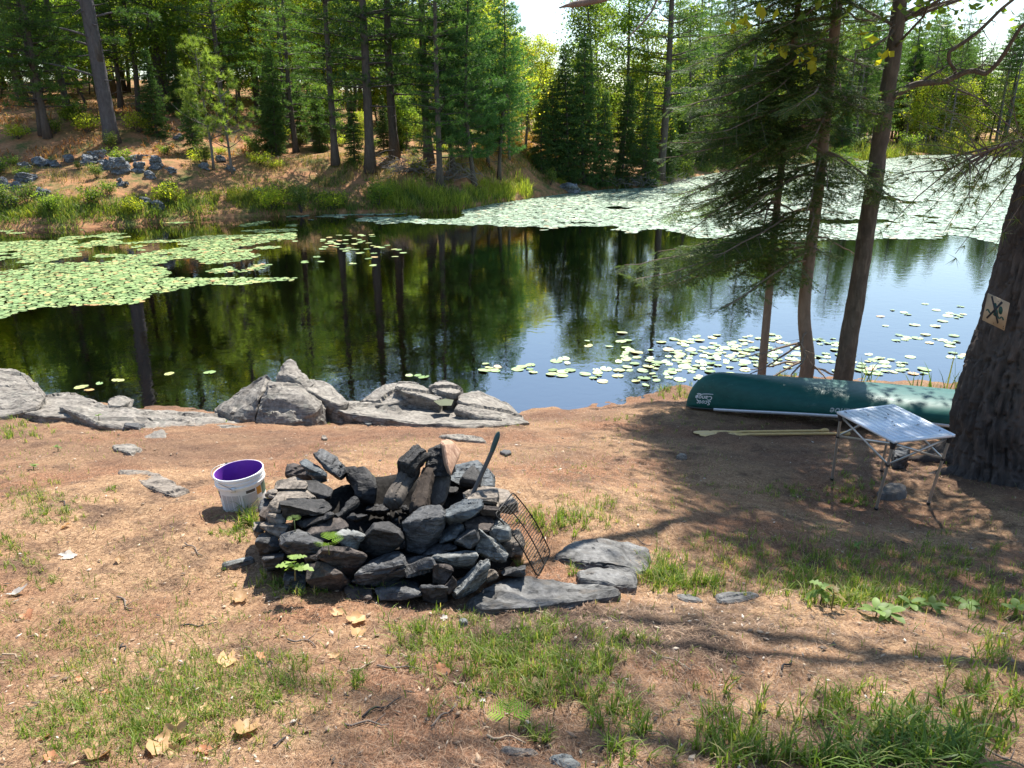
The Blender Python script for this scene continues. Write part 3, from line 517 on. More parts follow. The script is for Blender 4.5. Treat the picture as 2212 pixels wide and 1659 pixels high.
flat_rock("flat_stone", "cracked flat stone at the lower edge of the photo", [(1183, 1628), (1230, 1628), (1262, 1645), (1235, 1662), (1195, 1640)], .02, PALER, seed=28)
flat_rock("flat_stone", "low grey rock in the grass beyond the slabs on the right", [(1545, 1283), (1590, 1277), (1640, 1285), (1600, 1297), (1552, 1300)], .015, SLABR, seed=29)
flat_rock("flat_stone", "low stone at the edge of the grassy hollow near the wide slab", [(1462, 1280), (1490, 1281), (1520, 1296), (1490, 1299), (1465, 1290)], .015, SLABR, seed=30)
flat_rock("flat_stone", "dark rock lying under the far side of the table", [(1928, 975), (1945, 966), (1963, 972), (1958, 986), (1935, 986)], .12, DARKR, seed=31)
flat_rock("tree_stump", "low weathered stump under the table", [(1897, 1052), (1920, 1042), (1952, 1045), (1956, 1060), (1930, 1068), (1900, 1064)], .06, barkmat("stump_wood", (.09, .08, .07), (.24, .22, .2)), seed=32, amp=.03)['category'] = "stump"
for k, (a, b, s, lb) in enumerate([(794, 913, 9, "pebble on the litter below the middle ledge"), (1472, 985, 10, "small grey stone in the litter in front of the paddles"), (1092, 975, 14, "small pale stones behind the poker handle"), (835, 1150, 8, "small grey pebble beside the litter left of the fire ring"), (700, 945, 7, "pebble on the needle litter below the big boulder"), (565, 905, 10, "small pale stone at the foot of the big blocky boulder"), (1000, 1340, 9, "grey stone chip in front of the fire ring")]):
    flat_rock("small_stone", lb, [(a - s, b), (a - s * .3, b - s * .45), (a + s * .8, b - s * .3), (a + s, b + s * .2), (a + s * .1, b + s * .45)], .025, [PALER, TANR, DARKR][k % 3], .08, seed=40 + k, cuts=3, amp=.006, bev=.004)
puddle = mk("puddle", [P_d(*q) for q in [(936, 866, 8.3), (962, 861, 8.4), (980, 864, 8.35), (975, 876, 8.1), (950, 876, 8.1)]], np.array([[0, 1, 2, 3, 4]]), simple("puddle_water", (.16, .17, .12), .08)); tag(puddle, kind="structure")
# ---------------------------------------------------------------- far bank rocks: grey blue outcrop on the left slope
_r = random.Random(3)
for k, (vx, vy, wv, hv) in enumerate([(12, 405, 42, 26), (55, 392, 46, 26), (22, 440, 40, 30), (-8, 370, 30, 20), (52, 364, 34, 18), (88, 357, 40, 20), (118, 362, 26, 22), (150, 350, 36, 18), (195, 355, 44, 26), (232, 363, 40, 26), (262, 372, 46, 36), (300, 367, 34, 24), (336, 360, 34, 26), (210, 340, 40, 16), (285, 348, 50, 16), (92, 422, 36, 14), (40, 406, 30, 16), (325, 385, 28, 16),
        (375, 372, 22, 14), (440, 364, 28, 12), (475, 352, 24, 16), (500, 368, 30, 14), (345, 452, 34, 22), (552, 417, 34, 12), (262, 400, 22, 14), (320, 440, 26, 14), (420, 296, 24, 20), (385, 300, 22, 18), (1230, 414, 60, 22)]):
    p = G(vx, vy); dp = p[1] * CP + (CAM_Z - p[2]) * SP; w_ = wv / FPX * dp / 2 * .82; h_ = hv / FPX * dp
    pts = [p + np.array([_r.uniform(-1, 1) * w_, _r.uniform(-.8, .8) * w_, _r.choice([-.35, _r.uniform(.35, 1)]) * h_ * .8]) for _ in range(15)] + [p + np.array([sx * w_, 0, .1]) for sx in (-1, 1)]
    rock("bank_rock" if k < 28 else "shore_rock", pts, FARR, "blue grey rock of the outcrop on the far left bank" if k < 18 else ("single grey rock lying on the slope of the far bank" if k < 28 else "rounded grey rock at the tip of the grassy point"), "rock", "outcrop rocks on the far left bank" if k < 18 else ("single rocks on the far bank" if k < 28 else None), bev=.03, cuts=4, amp=.10, seed=60 + k)
# ---------------------------------------------------------------- the fire ring
def zf(x, y): return 518.4 + x / 3, 898.6 + y / 3        # pixels of an enlarged view of the ring
SOOTR = rockmat("sooty_stone", (.008, .008, .008), (.028, .026, .025), (.085, .08, .077), 1.6, (1, 1, 3), None, .7)
FR = [  # near pixels, far (top) pixels, distance, depth, stone, label
 ([(1085,870),(1085,720),(1062,695),(1200,690),(1312,650),(1300,790),(1180,885)],[(1055,680),(1180,600),(1290,585),(1335,640)],3.28,.22,DARKR,"large dark block standing upright at the front rim of the fire ring"),
 ([(770,830),(870,735),(1020,760),(1045,800),(960,880),(880,915)],[(870,700),(960,690),(1050,760)],3.2,.2,BROWNR,"rough rust brown block left of the large upright block on the front rim"),
 ([(625,770),(720,865),(735,865),(805,780)],[(680,720),(810,770)],3.2,.12,PALER,"pale sunlit slab with a straight edge on the front rim above the oak seedling"),
 ([(435,770),(520,820),(640,770),(690,720),(560,730)],[(445,740),(540,670),(640,650),(690,710)],3.27,.2,BROWNR,"reddish brown slab sloping on the front left rim behind the fern"),
 ([(510,905),(545,870),(700,870),(810,910),(760,1000),(710,1050),(600,985)],[(560,840),(720,865)],3.12,.16,BROWNR,"large tilted dark brown slab right of the oak seedling"),
 ([(435,960),(540,950),(660,1020),(690,1080),(640,1120),(480,1110),(440,1060)],[(450,945),(600,975)],3.08,.2,BROWNR,"dark brown stone at the bottom of the ring below the tilted brown slab"),
 ([(750,1030),(770,1065),(880,1040),(1060,965),(1050,930),(800,990)],[(880,910),(1000,885),(1040,900)],3.09,.2,DARKR,"long grey wedge with a lit top in the middle of the ring's front face"),
 ([(735,1070),(800,1105),(950,1090),(1060,1040),(1060,990),(850,1040)],[(760,1040)],3.12,.15,DARKR,"flat dark stone tucked under the long grey wedge"),
 ([(1070,960),(1085,1035),(1200,1025),(1255,965),(1240,930)],[(1075,910),(1150,905),(1230,920)],3.12,.2,DARKR,"square grey stone right of the long grey wedge"),
 ([(1255,920),(1320,975),(1500,960),(1530,905),(1480,915)],[(1300,890),(1440,865),(1500,870),(1530,900)],3.13,.2,PALER,"wide flat stone with a pale top right of the square grey stone"),
 ([(1190,900),(1280,900),(1380,865),(1400,850)],[(1270,835),(1370,830)],3.22,.15,DARKR,"thin stone wedged above the wide pale topped stone"),
 ([(1295,790),(1300,820),(1400,790),(1450,740),(1440,700)],[(1320,700),(1380,690)],3.27,.18,BLUER,"bluish stone under the flat lit slab beside the large upright block"),
 ([(1340,650),(1365,705),(1490,660),(1560,610),(1570,580),(1440,620)],[(1330,610),(1420,555),(1550,545)],3.32,.22,BLUER,"bluish slab with a bright top at the foot of the poker handle"),
 ([(1400,810),(1490,850),(1545,800),(1520,740)],[(1440,750),(1480,725),(1540,735)],3.22,.18,DARKR,"stubby grey stone left of the long leaning slab on the right face"),
 ([(1530,880),(1600,920),(1720,940),(1735,900),(1560,740)],[(1545,735),(1600,745),(1730,880)],3.25,.15,PALER,"long pale slab leaning down the right face of the ring"),
 ([(1385,1130),(1410,1155),(1520,1110),(1590,1040),(1605,960)],[(1400,1090),(1510,990),(1595,940)],3.02,.12,PALER,"pale greenish slab leaning at the foot of the ring beside the bedrock slab"),
 ([(1255,960),(1260,1080),(1330,1085),(1375,1000),(1360,970)],[(1270,950),(1350,955)],3.1,.18,BROWNR,"dark upright stone below the wide pale topped stone"),
 ([(880,1130),(910,1190),(1050,1195),(1170,1160),(1150,1110),(990,1120)],[(900,1100),(980,1070),(1130,1065)],3.02,.2,DARKR,"broad grey stone at the bottom middle of the ring behind grass blades"),
 ([(1180,1110),(1190,1190),(1260,1215),(1335,1200),(1345,1110)],[(1190,1095),(1330,1092)],3.02,.2,DARKR,"dark square stone at the very bottom of the ring"),
 ([(1330,1100),(1350,1155),(1400,1140),(1410,1080),(1380,1040)],[(1370,1032)],3.06,.15,BROWNR,"small brown stone behind the pale greenish leaning slab"),
 ([(1600,1060),(1665,1040),(1660,1020)],[(1610,990),(1640,1005)],3.12,.12,TANR,"small tan stone right of the pale greenish leaning slab"),
 ([(1690,1010),(1710,1035),(1840,1035),(1850,990)],[(1720,980),(1830,962),(1850,970)],3.2,.18,DARKR,"low dark stone at the foot of the wire grate"),
 ([(1665,600),(1750,620),(1800,610),(1800,560)],[(1660,470),(1740,480),(1800,560)],3.62,.2,TANR,"tan block behind the upper corner of the wire grate"),
 ([(1480,540),(1550,580),(1660,560),(1670,520)],[(1465,500),(1570,455),(1665,465)],3.52,.2,TANR,"brown slab with a bright top right of the poker handle"),
 ([(1555,600),(1570,650),(1680,650),(1680,610)],[(1570,570),(1640,565)],3.46,.18,BROWNR,"brown stone below the bright topped slab near the grate"),
 ([(1590,720),(1680,800),(1740,790),(1740,740)],[(1600,700),(1680,665),(1730,710)],3.36,.18,PALER,"grey stone behind the left edge of the wire grate"),
 ([(1450,700),(1500,740),(1600,740),(1650,690)],[(1470,650),(1600,640)],3.36,.18,BROWNR,"dark stone under the bluish bright topped slab"),
 ([(1700,820),(1740,900),(1820,900),(1835,840)],[(1720,790),(1800,735),(1840,800)],3.45,.2,TANR,"tan stone seen through the bars of the wire grate"),
 ([(1350,400),(1440,450),(1560,440),(1640,450),(1630,390)],[(1400,320),(1540,285),(1570,310),(1640,400)],4.02,.25,BLUER,"big bluish block at the back of the ring behind the poker handle"),
 ([(1345,500),(1400,490),(1420,470)],[(1350,455),(1400,448)],3.9,.1,TANR,"small tan stone deep inside the ring beside the logs"),
 ([(1435,450),(1440,400),(1500,380),(1560,420),(1540,460)],[(1510,330),(1560,390)],3.92,.15,BLUER,"dark stone leaning against the big bluish block at the back"),
 ([(470,390),(500,420),(560,395),(560,360),(400,320)],[(388,300),(430,283),(540,340)],3.85,.1,BLUER,"slim bluish bar shaped stone on the back left rim"),
 ([(500,270),(560,340),(650,400),(690,360),(680,330)],[(490,250),(540,220),(620,270),(690,340)],3.95,.12,DARKR,"tall leaning grey stone, topmost of the back left rim"),
 ([(310,380),(420,420),(470,405),(460,380)],[(305,310),(350,302),(440,350)],3.95,.12,BROWNR,"brownish stone behind the slim bluish bar"),
 ([(230,470),(240,495),(420,470),(440,500),(430,450)],[(240,420),(350,395),(430,420)],3.7,.15,TANR,"thick tan slab on the left rim near the bucket"),
 ([(200,520),(270,540),(440,530),(480,525)],[(220,500),(330,475),(430,490)],3.6,.15,TANR,"thin tan slab below the thick tan slab on the left rim"),
 ([(440,480),(520,540),(580,520),(595,480)],[(420,420),(500,415),(590,470)],3.72,.12,PALER,"pale wedge inside the left rim facing the ashes"),
 ([(770,520),(800,560),(865,555),(875,460),(770,440)],[(690,360),(800,340),(860,400)],3.85,.2,BROWNR,"pitted brown block at the back of the ring left of the logs"),
 ([(690,400),(740,450),(780,400)],[(680,330),(740,325),(790,350)],3.97,.12,DARKR,"grey stone behind the pitted brown block"),
 ([(265,570),(290,655),(380,650),(540,630),(585,600),(420,590)],[(270,545),(400,530),(540,540),(585,590)],3.42,.22,DARKR,"big dark slate wedge on the left rim pointing at the ashes"),
 ([(195,580),(200,620),(260,615),(290,580)],[(240,520),(290,525)],3.5,.14,TANR,"light tan stone left of the big dark slate wedge"),
 ([(125,600),(150,640),(195,640)],[(150,530),(210,540)],3.6,.14,DARKR,"dark stone at the outer left side beside the bucket grass"),
 ([(160,510),(200,520),(235,500)],[(175,485),(230,475)],3.66,.1,TANR,"little tan stone at the top left corner of the ring"),
 ([(185,640),(200,690),(260,700),(290,680),(290,640)],[(200,610),(280,615)],3.42,.14,TANR,"rounded tan brown stone below the light tan stone on the left"),
 ([(120,640),(130,680),(190,680)],[(150,590),(195,580)],3.5,.12,BROWNR,"small brown stone at the outer left side of the ring"),
 ([(85,740),(100,780),(150,760)],[(90,690),(150,680)],3.48,.12,TANR,"small tan stone, leftmost of the ring"),
 ([(130,710),(220,760),(270,790),(310,720)],[(140,690),(240,675),(310,710)],3.35,.16,TANR,"greyish tan slab low on the left face of the ring"),
 ([(100,810),(120,890),(230,880),(270,850),(240,770)],[(130,760),(190,740)],3.32,.18,DARKR,"dark stone at the lower left corner of the ring"),
 ([(275,830),(320,880),(430,895),(520,870),(525,820),(300,810)],[(275,770),(400,745),(460,770),(520,810)],3.18,.2,DARKR,"rounded grey stone above the oak seedling"),
 ([(420,920),(440,945),(500,930),(520,895)],[(430,890)],3.16,.12,BROWNR,"small brown stone wedged under the rounded grey stone"),
 ([(150,930),(170,985),(250,970),(280,910)],[(160,905),(280,890)],3.2,.16,DARKR,"dark stone with a pale top left of the oak seedling"),
 ([(385,690),(420,720),(560,670),(600,640)],[(420,650),(560,620)],3.38,.18,DARKR,"dark stone under the big slate wedge"),
 ([(695,660),(760,680),(830,640)],[(720,630),(790,615)],3.55,.14,BROWNR,"brown stone lying in the ashes"),
 ([(820,610),(900,640),(960,610)],[(840,570),(940,560)],3.75,.14,BROWNR,"sooty stone lying in the ashes below the logs"),
 ([(690,1120),(720,1190),(840,1180),(850,1120)],[(720,1090),(830,1100)],3.04,.18,BROWNR,"dark stone at the bottom of the ring left of the broad grey stone"),
 ([(280,1050),(300,1120),(420,1120),(440,1040)],[(300,1010),(420,1000)],3.12,.18,DARKR,"shaded stone behind the oak seedling at ground level")]
for k, (f, b_, yd, th, m_, lb) in enumerate(FR):
    g_ = np.random.default_rng(500 + k); p = [P_d(*zf(*q), yd + g_.uniform(-.045, .05)) for q in f] + [P_d(*zf(*q), yd + th * g_.uniform(.6, 1.05)) for q in b_]; c = np.mean(p, 0)
    p += [c + (P_d(*zf(*q), yd + th) - c) * np.array([.92, 1, .9]) - np.array([0, 0, .02]) for q in f]; p = [c + (q - c) * 1.07 for q in p]
    m_ = SOOTR if any(q in lb for q in ('ashes', 'inside', 'pitted', 'behind the pitted', 'leaning against the big', 'under the big slate', 'rust brown')) else m_
    rock("fire_ring_stone", p, m_, lb, "rock", "stones of the fire ring", bev=.0035, cuts=6, amp=.008, seed=100 + k, steps=.006, ax=tuple(nrm(g_.normal(0, 1, 3))), freq=26.)
FC = np.array([-.63, 3.72]); FZ = tz(*FC)
rr, th_ = np.meshgrid(np.linspace(0, 1, 14), np.linspace(0, 2 * np.pi, 48, endpoint=False)); zz = np.interp(rr, [0, .45, .62, .78, 1], [.03, .05, .16, .17, -.03]); ax, ay = rr * .66 * np.cos(th_), rr * .6 * np.sin(th_)
Vp = xyz(ax, ay, zz); Vp[:, 2] += .02 * fbm(Vp, 9, 3, 3); n_, m__ = 48, 14; i = np.arange(n_)[:, None] * m__; i2 = ((np.arange(n_) + 1) % n_)[:, None] * m__; j = np.arange(m__ - 1)[None]
ASH = simple("ash_and_soot", (.022, .02, .018), .95, 0, .6, 60, .1)
tag(mk("ash_bed", Vp, np.stack([i + j, i2 + j, i2 + j + 1, i + j + 1], -1).reshape(-1, 4), ASH, None, True, (FC[0], FC[1], FZ)), "black bed of ash and soil filling the stone fire ring", "ash bed")
CHAR = rockmat("charred_wood", (.008, .008, .008), (.022, .02, .019), (.07, .065, .06), 3., (3, 3, 3), None, .55, .02)
cv, cf = [], []; nn = 0
for k in range(170):
    a = random.uniform(0, 6.28); r_ = random.random() ** .6 * .34; p = np.array([FC[0] + .12 + r_ * math.cos(a), FC[1] - .08 + r_ * math.sin(a), FZ + .05 + .05 * random.random()]); V, F = hull_mesh([np.random.default_rng(k * 9 + q).normal(0, 1, 3) * random.uniform(.008, .02) for q in range(8)], 0, 0, 0, k); cv.append(V + p); cf.append(F + nn); nn += len(V)
tag(mk("charcoal", np.concatenate(cv), np.concatenate(cf), CHAR), kind="stuff")
# logs, poker, grate
def log(name, label, path, rad, mat, seed, squash=1., parts=(), sides=18):
    P = np.array(path); t = np.linspace(0, 1, 22); P = np.stack([np.interp(t, np.linspace(0, 1, len(P)), P[:, k]) for k in range(3)], 1); mb = MB(); mb.tube(P, np.interp(t, [0, 1], rad), sides); o = mb.build(name, mat, None, True, None, 40)
    me = o.data; V = np.array([v.co for v in me.vertices]); N = np.array([v.normal for v in me.vertices]); V += N * (fbm(V, 7, 2, seed + 1) * .014 + fbm(V, 16, 3, seed) * .012 + fbm(V * [1, 1, .4], 34, 3, seed + 3) * .006)[:, None]; me.vertices.foreach_set("co", V.astype(np.float32).ravel()); return tag(o, label, "log", "logs in the fire ring")
LOGB = barkmat("log_bark", (.05, .042, .036), (.17, .145, .12), 2., dist=.01)
def ZP(x, y, yd): return P_d(*zf(x, y), yd)
def log_chunk(name, label, a, b_, rad, mat, seed, n_=8, amp=.012, taper=.85):
    """a piece of firewood: rough, broken and not quite round"""
    g_ = np.random.default_rng(seed); d = nrm(b_ - a); u = nrm(np.cross(d, [0, 0, 1.])); w_ = np.cross(d, u); pts = []
    for f in (0, .08, .55, .93, 1):
        for t in np.linspace(0, 2 * np.pi, n_, endpoint=False): r_ = rad * (1 - (1 - taper) * f) * g_.uniform(.78, 1.12) * (.78 if f in (0, 1) else 1); pts.append(a + (b_ - a) * (f + g_.uniform(-.03, .03)) + (u * math.cos(t) + w_ * math.sin(t)) * r_)
    return rock(name, pts, mat, label, "log", "logs in the fire ring", 30, bev=.004, cuts=11, amp=amp, seed=seed, strata=np.array([1.6, 1.6, 1.]), steps=.006, ax=tuple(u), freq=30.)
log_chunk("burnt_log", "grey log leaning at the back of the fire ring, its upper end charred black", ZP(985, 575, 3.68), ZP(1125, 325, 3.95), .062, LOGB, 1)
log_chunk("burnt_log", "black charred log end resting on the grey leaning log", ZP(1072, 345, 3.84), ZP(1180, 235, 3.98), .06, CHAR, 2, 7, .02, .9)
log_chunk("burnt_log", "slim bark covered log standing in the middle of the burnt pile", ZP(1155, 620, 3.66), ZP(1235, 330, 3.93), .05, barkmat("log_brown", (.03, .022, .018), (.09, .07, .055), 2., dist=.012), 3)
def split_log():                       # a quartered log: one charred face, one bare wood face
    root = empty("split_log", ZP(1300, 560, 3.9), "thick split log, charred face beside bare reddish wood, topmost of the pile", "log", "logs in the fire ring"); o0 = np.array(root.location)
    ax_ = [ZP(1215, 215, 3.98), ZP(1325, 180, 3.98), ZP(1360, 390, 3.86), ZP(1185, 395, 3.86)]; bx = [ZP(1318, 182, 3.93), ZP(1375, 164, 3.97), ZP(1438, 225, 3.98), ZP(1368, 395, 3.8), ZP(1345, 330, 3.82)]
    V, F = hull_mesh([q + d - o0 for q in ax_ for d in (np.zeros(3), np.array([.03, .1, -.02]))], .006, 8, .0, 5); V[:, 1] -= .006 * (np.sin(V[:, 2] * 190 + 2.5 * fbm(V, 12, 2, 2)) > .2) + .004 * (np.sin(V[:, 0] * 120 + 2 * fbm(V, 9, 2, 4)) > .5); mk("charred_half", V, F, CHAR, root, True, None, 25)
    m, n, b = mat_new("split_wood"); f = noise(n, 4, 5, .6, obj_vec(n, (14, 14, 2))); n.links.new(ramp(n, f, [(.3, (.22, .11, .065)), (.55, (.42, .25, .16)), (.75, (.55, .37, .25))]), b.inputs[0]); b.inputs["Roughness"].default_value = .8; bump(n, b, f, .6, .005)
    V, F = hull_mesh([q + d - o0 for q in bx for d in (np.zeros(3), np.array([-.03, .09, -.02]))], .008, 6, .004, 6); mk("wood_half", V, F, m, root, True, None, 30)
    V, F = hull_mesh([q - o0 for q in [ZP(1200, 390, 3.9), ZP(1360, 380, 3.9), ZP(1330, 560, 3.78), ZP(1240, 600, 3.74), ZP(1210, 400, 4.02), ZP(1370, 390, 4.02), ZP(1260, 590, 3.85)]], .01, 6, .008, 8); mk("lower_end", V, F, LOGB, root, True, None, 30)
split_log()
log("charred_stick", "charred black stick lying on the rim of the ashes", [ZP(615, 660, 3.42), ZP(690, 600, 3.5), ZP(750, 552, 3.56)], [.024, .02], CHAR, 9)
pk = empty("poker", ZP(1490, 545, 3.6), "long handled fire tool with a green grip standing in the fire ring", "fire tool"); o0 = np.array(pk.location)
mb = MB(); mb.tube([ZP(1450, 640, 3.55) - o0, ZP(1490, 545, 3.6) - o0, ZP(1640, 215, 3.68) - o0], .0115, 12); mb.build("handle", simple("worn_handle", (.07, .06, .055), .6), pk, True, None, 40)
mb = MB(); a_, b_ = ZP(1632, 232, 3.675) - o0, ZP(1678, 102, 3.7) - o0; t = np.linspace(0, 1, 9)[:, None]; mb.tube(a_ + (b_ - a_) * t, [.0115, .013, .014, .0145, .0145, .0145, .014, .012, .005], 14); mb.build("grip", simple("green_grip", (.012, .045, .045), .45), pk, True, None, 50)
def grate():
    a, b_, c_, d_ = ZP(1770, 495, 3.62), ZP(1652, 640, 3.4), G(*zf(1925, 1052)) + [0, 0, .01], G(*zf(2012, 905)) + [0, 0, .02]
    root = empty("wire_grate", c_, "black wire grill grate leaning on the right side of the fire ring", "grill grate"); o0 = np.array(root.location); M = simple("sooty_wire", (.02, .019, .018), .5, .6)
    def Q(u, v): return (a * (1 - u) + b_ * u) * (1 - v) + (d_ * (1 - u) + c_ * u) * v - o0 + np.array([0.008, .01, .018]) * math.sin(v * 3.14)
    def bent(u, v): return Q(u, v) if v < .86 else Q(u, .86) + (Q(u, 1) - Q(u, .86)) * (v - .86) / .14
    fr = MB(); loop = [bent(0, v) for v in np.linspace(.03, .97, 14)] + [bent(u, 1) for u in (.06, .5, .94)] + [bent(1, v) for v in np.linspace(.97, .03, 14)] + [bent(u, 0) for u in (.94, .5, .06)]; loop.append(loop[0]); fr.tube(loop, .0038, 6); fr.build("frame", M, root, True)
    for u in (.5,): mb = MB(); mb.tube([bent(u, v) for v in np.linspace(0, 1, 12)], .0035, 6); mb.build("support_bar", M, root, True)
    for v in np.linspace(.05, .97, 24): mb = MB(); mb.tube([bent(u, v) for u in np.linspace(0, 1, 6)], .0021, 5); mb.build("wire", M, root, True)
grate()
# ================================================================ bucket
def bucket():
    b0 = G(516, 1107); x0, y0, z0 = b0[0], b0[1] + .12, tz(b0[0], b0[1] + .12) ; root = empty("bucket", (x0, y0, z0 - .005), "white plastic bucket with a purple inside standing open on the litter", "bucket"); s = .97
    root.rotation_euler = (R(1), R(-4), R(10)); root.scale = (1, 1, .84)
    W = simple("white_plastic", (.80, .80, .78), .35, 0, .04); PU = simple("purple_plastic", (.16, .04, .33), .4, 0, .1)
    mb = MB(); mb.lathe([(.0, .004), (.124, .004), (.130, .01), (.132, .05), (.137, .215), (.1375, .222), (.1475, .222), (.149, .228), (.149, .238), (.1405, .242), (.1405, .255), (.147, .257), (.147, .268), (.1425, .272), (.1425, .283), (.149, .285), (.150, .298), (.148, .304), (.143, .305)], 56); b = mb.build("body", W, root, True, None, 35); b.scale = (s,) * 3
    mb = MB(); mb.lathe([(.143, .305), (.1405, .303), (.139, .29), (.134, .21), (.127, .012), (0, .010)], 56); b = mb.build("inside", PU, root, True, None, 40); b.scale = (s,) * 3
    def patch(name, a0, a1, h0, h1, mat, parent=root, off=.0012):
        th = np.linspace(R(a0), R(a1), max(3, int(abs(a1 - a0) / 4) + 2)); rad = lambda h: np.interp(h, [.01, .05, .215], [.130, .132, .137]) + off
        hs = np.linspace(h0, h1, 3); V = np.array([[rad(h) * math.cos(t), rad(h) * math.sin(t), h] for h in hs for t in th]) * s; n = len(th); i = np.arange(2)[:, None] * n; j = np.arange(n - 1)[None]
        return mk(name, V, np.stack([i + j, i + j + 1, i + n + j + 1, i + n + j], -1).reshape(-1, 4), mat, parent, True)
    GL = simple("label_grey", (.47, .46, .45), .5, 0, .25, 300); DP = simple("label_purple", (.05, .02, .10), .5); BK = simple("label_ink", (.05, .05, .05), .5); GN = simple("label_green", (.03, .09, .06), .5); OR = simple("label_orange", (.55, .25, .03), .5)
    lb = patch("paper_label", 176, 384, .022, .208, simple("label_white", (.74, .74, .72), .5, 0, .03), off=.0008)
    for a, e in ((222, 236), (238, 252), (254, 270)): patch("text_column", a, e, .045, .175, GL, lb, .0016)
    patch("text_column", 279, 318, .045, .17, GL, lb, .0016); patch("purple_panel", 196, 212, .135, .16, DP, lb, .0016); patch("purple_panel", 194, 211, .165, .195, DP, lb, .0016); patch("barcode_strip", 205, 216, .03, .04, BK, lb, .0016); patch("print_line", 222, 262, .028, .034, simple("print_grey", (.3, .3, .3), .5), lb, .0016)
    patch("orange_emblem", 318, 334, .14, .20, OR, lb, .0018); patch("green_panel", 336, 366, .12, .205, GN, lb, .0016); patch("print_line", 290, 314, .178, .2, BK, lb, .0016)
    for h in np.linspace(.045, .17, 14): patch("dashed_mark", 273, 274.4, h, h + .006, BK, lb, .0018)
    mb = MB(); V0 = np.array([.1405 * math.cos(R(262)), .1405 * math.sin(R(262)), .232]) * s; mb.box(V0 * [1.05, 1.05, 1], np.array([-math.sin(R(262)), math.cos(R(262)), 0]) * .014, np.array([math.cos(R(262)), math.sin(R(262)), 0]) * .006, (0, 0, .016)); mb.build("handle_lug", W, root)
    t = np.linspace(0, 1, 24); A, B = np.array([.148 * math.cos(R(262)), .148 * math.sin(R(262)), .235]), np.array([-.148 * math.cos(R(262)), -.148 * math.sin(R(262)), .235])
    P = np.array([[.157 * math.cos(R(262 - 180 * q)), .157 * math.sin(R(262 - 180 * q)), .235 + .085 * math.sin(math.pi * q) ** .7 - .0 * q] for q in t]) * s; mb = MB(); mb.tube(P, .0022, 6); mb.build("bail_wire", simple("steel_wire", (.3, .3, .3), .35, .9), root, True)
    mb = MB(); mb.tube(P[17:21], .0075, 8); mb.build("bail_grip", simple("black_grip", (.03, .03, .035), .5), root, True)
bucket()
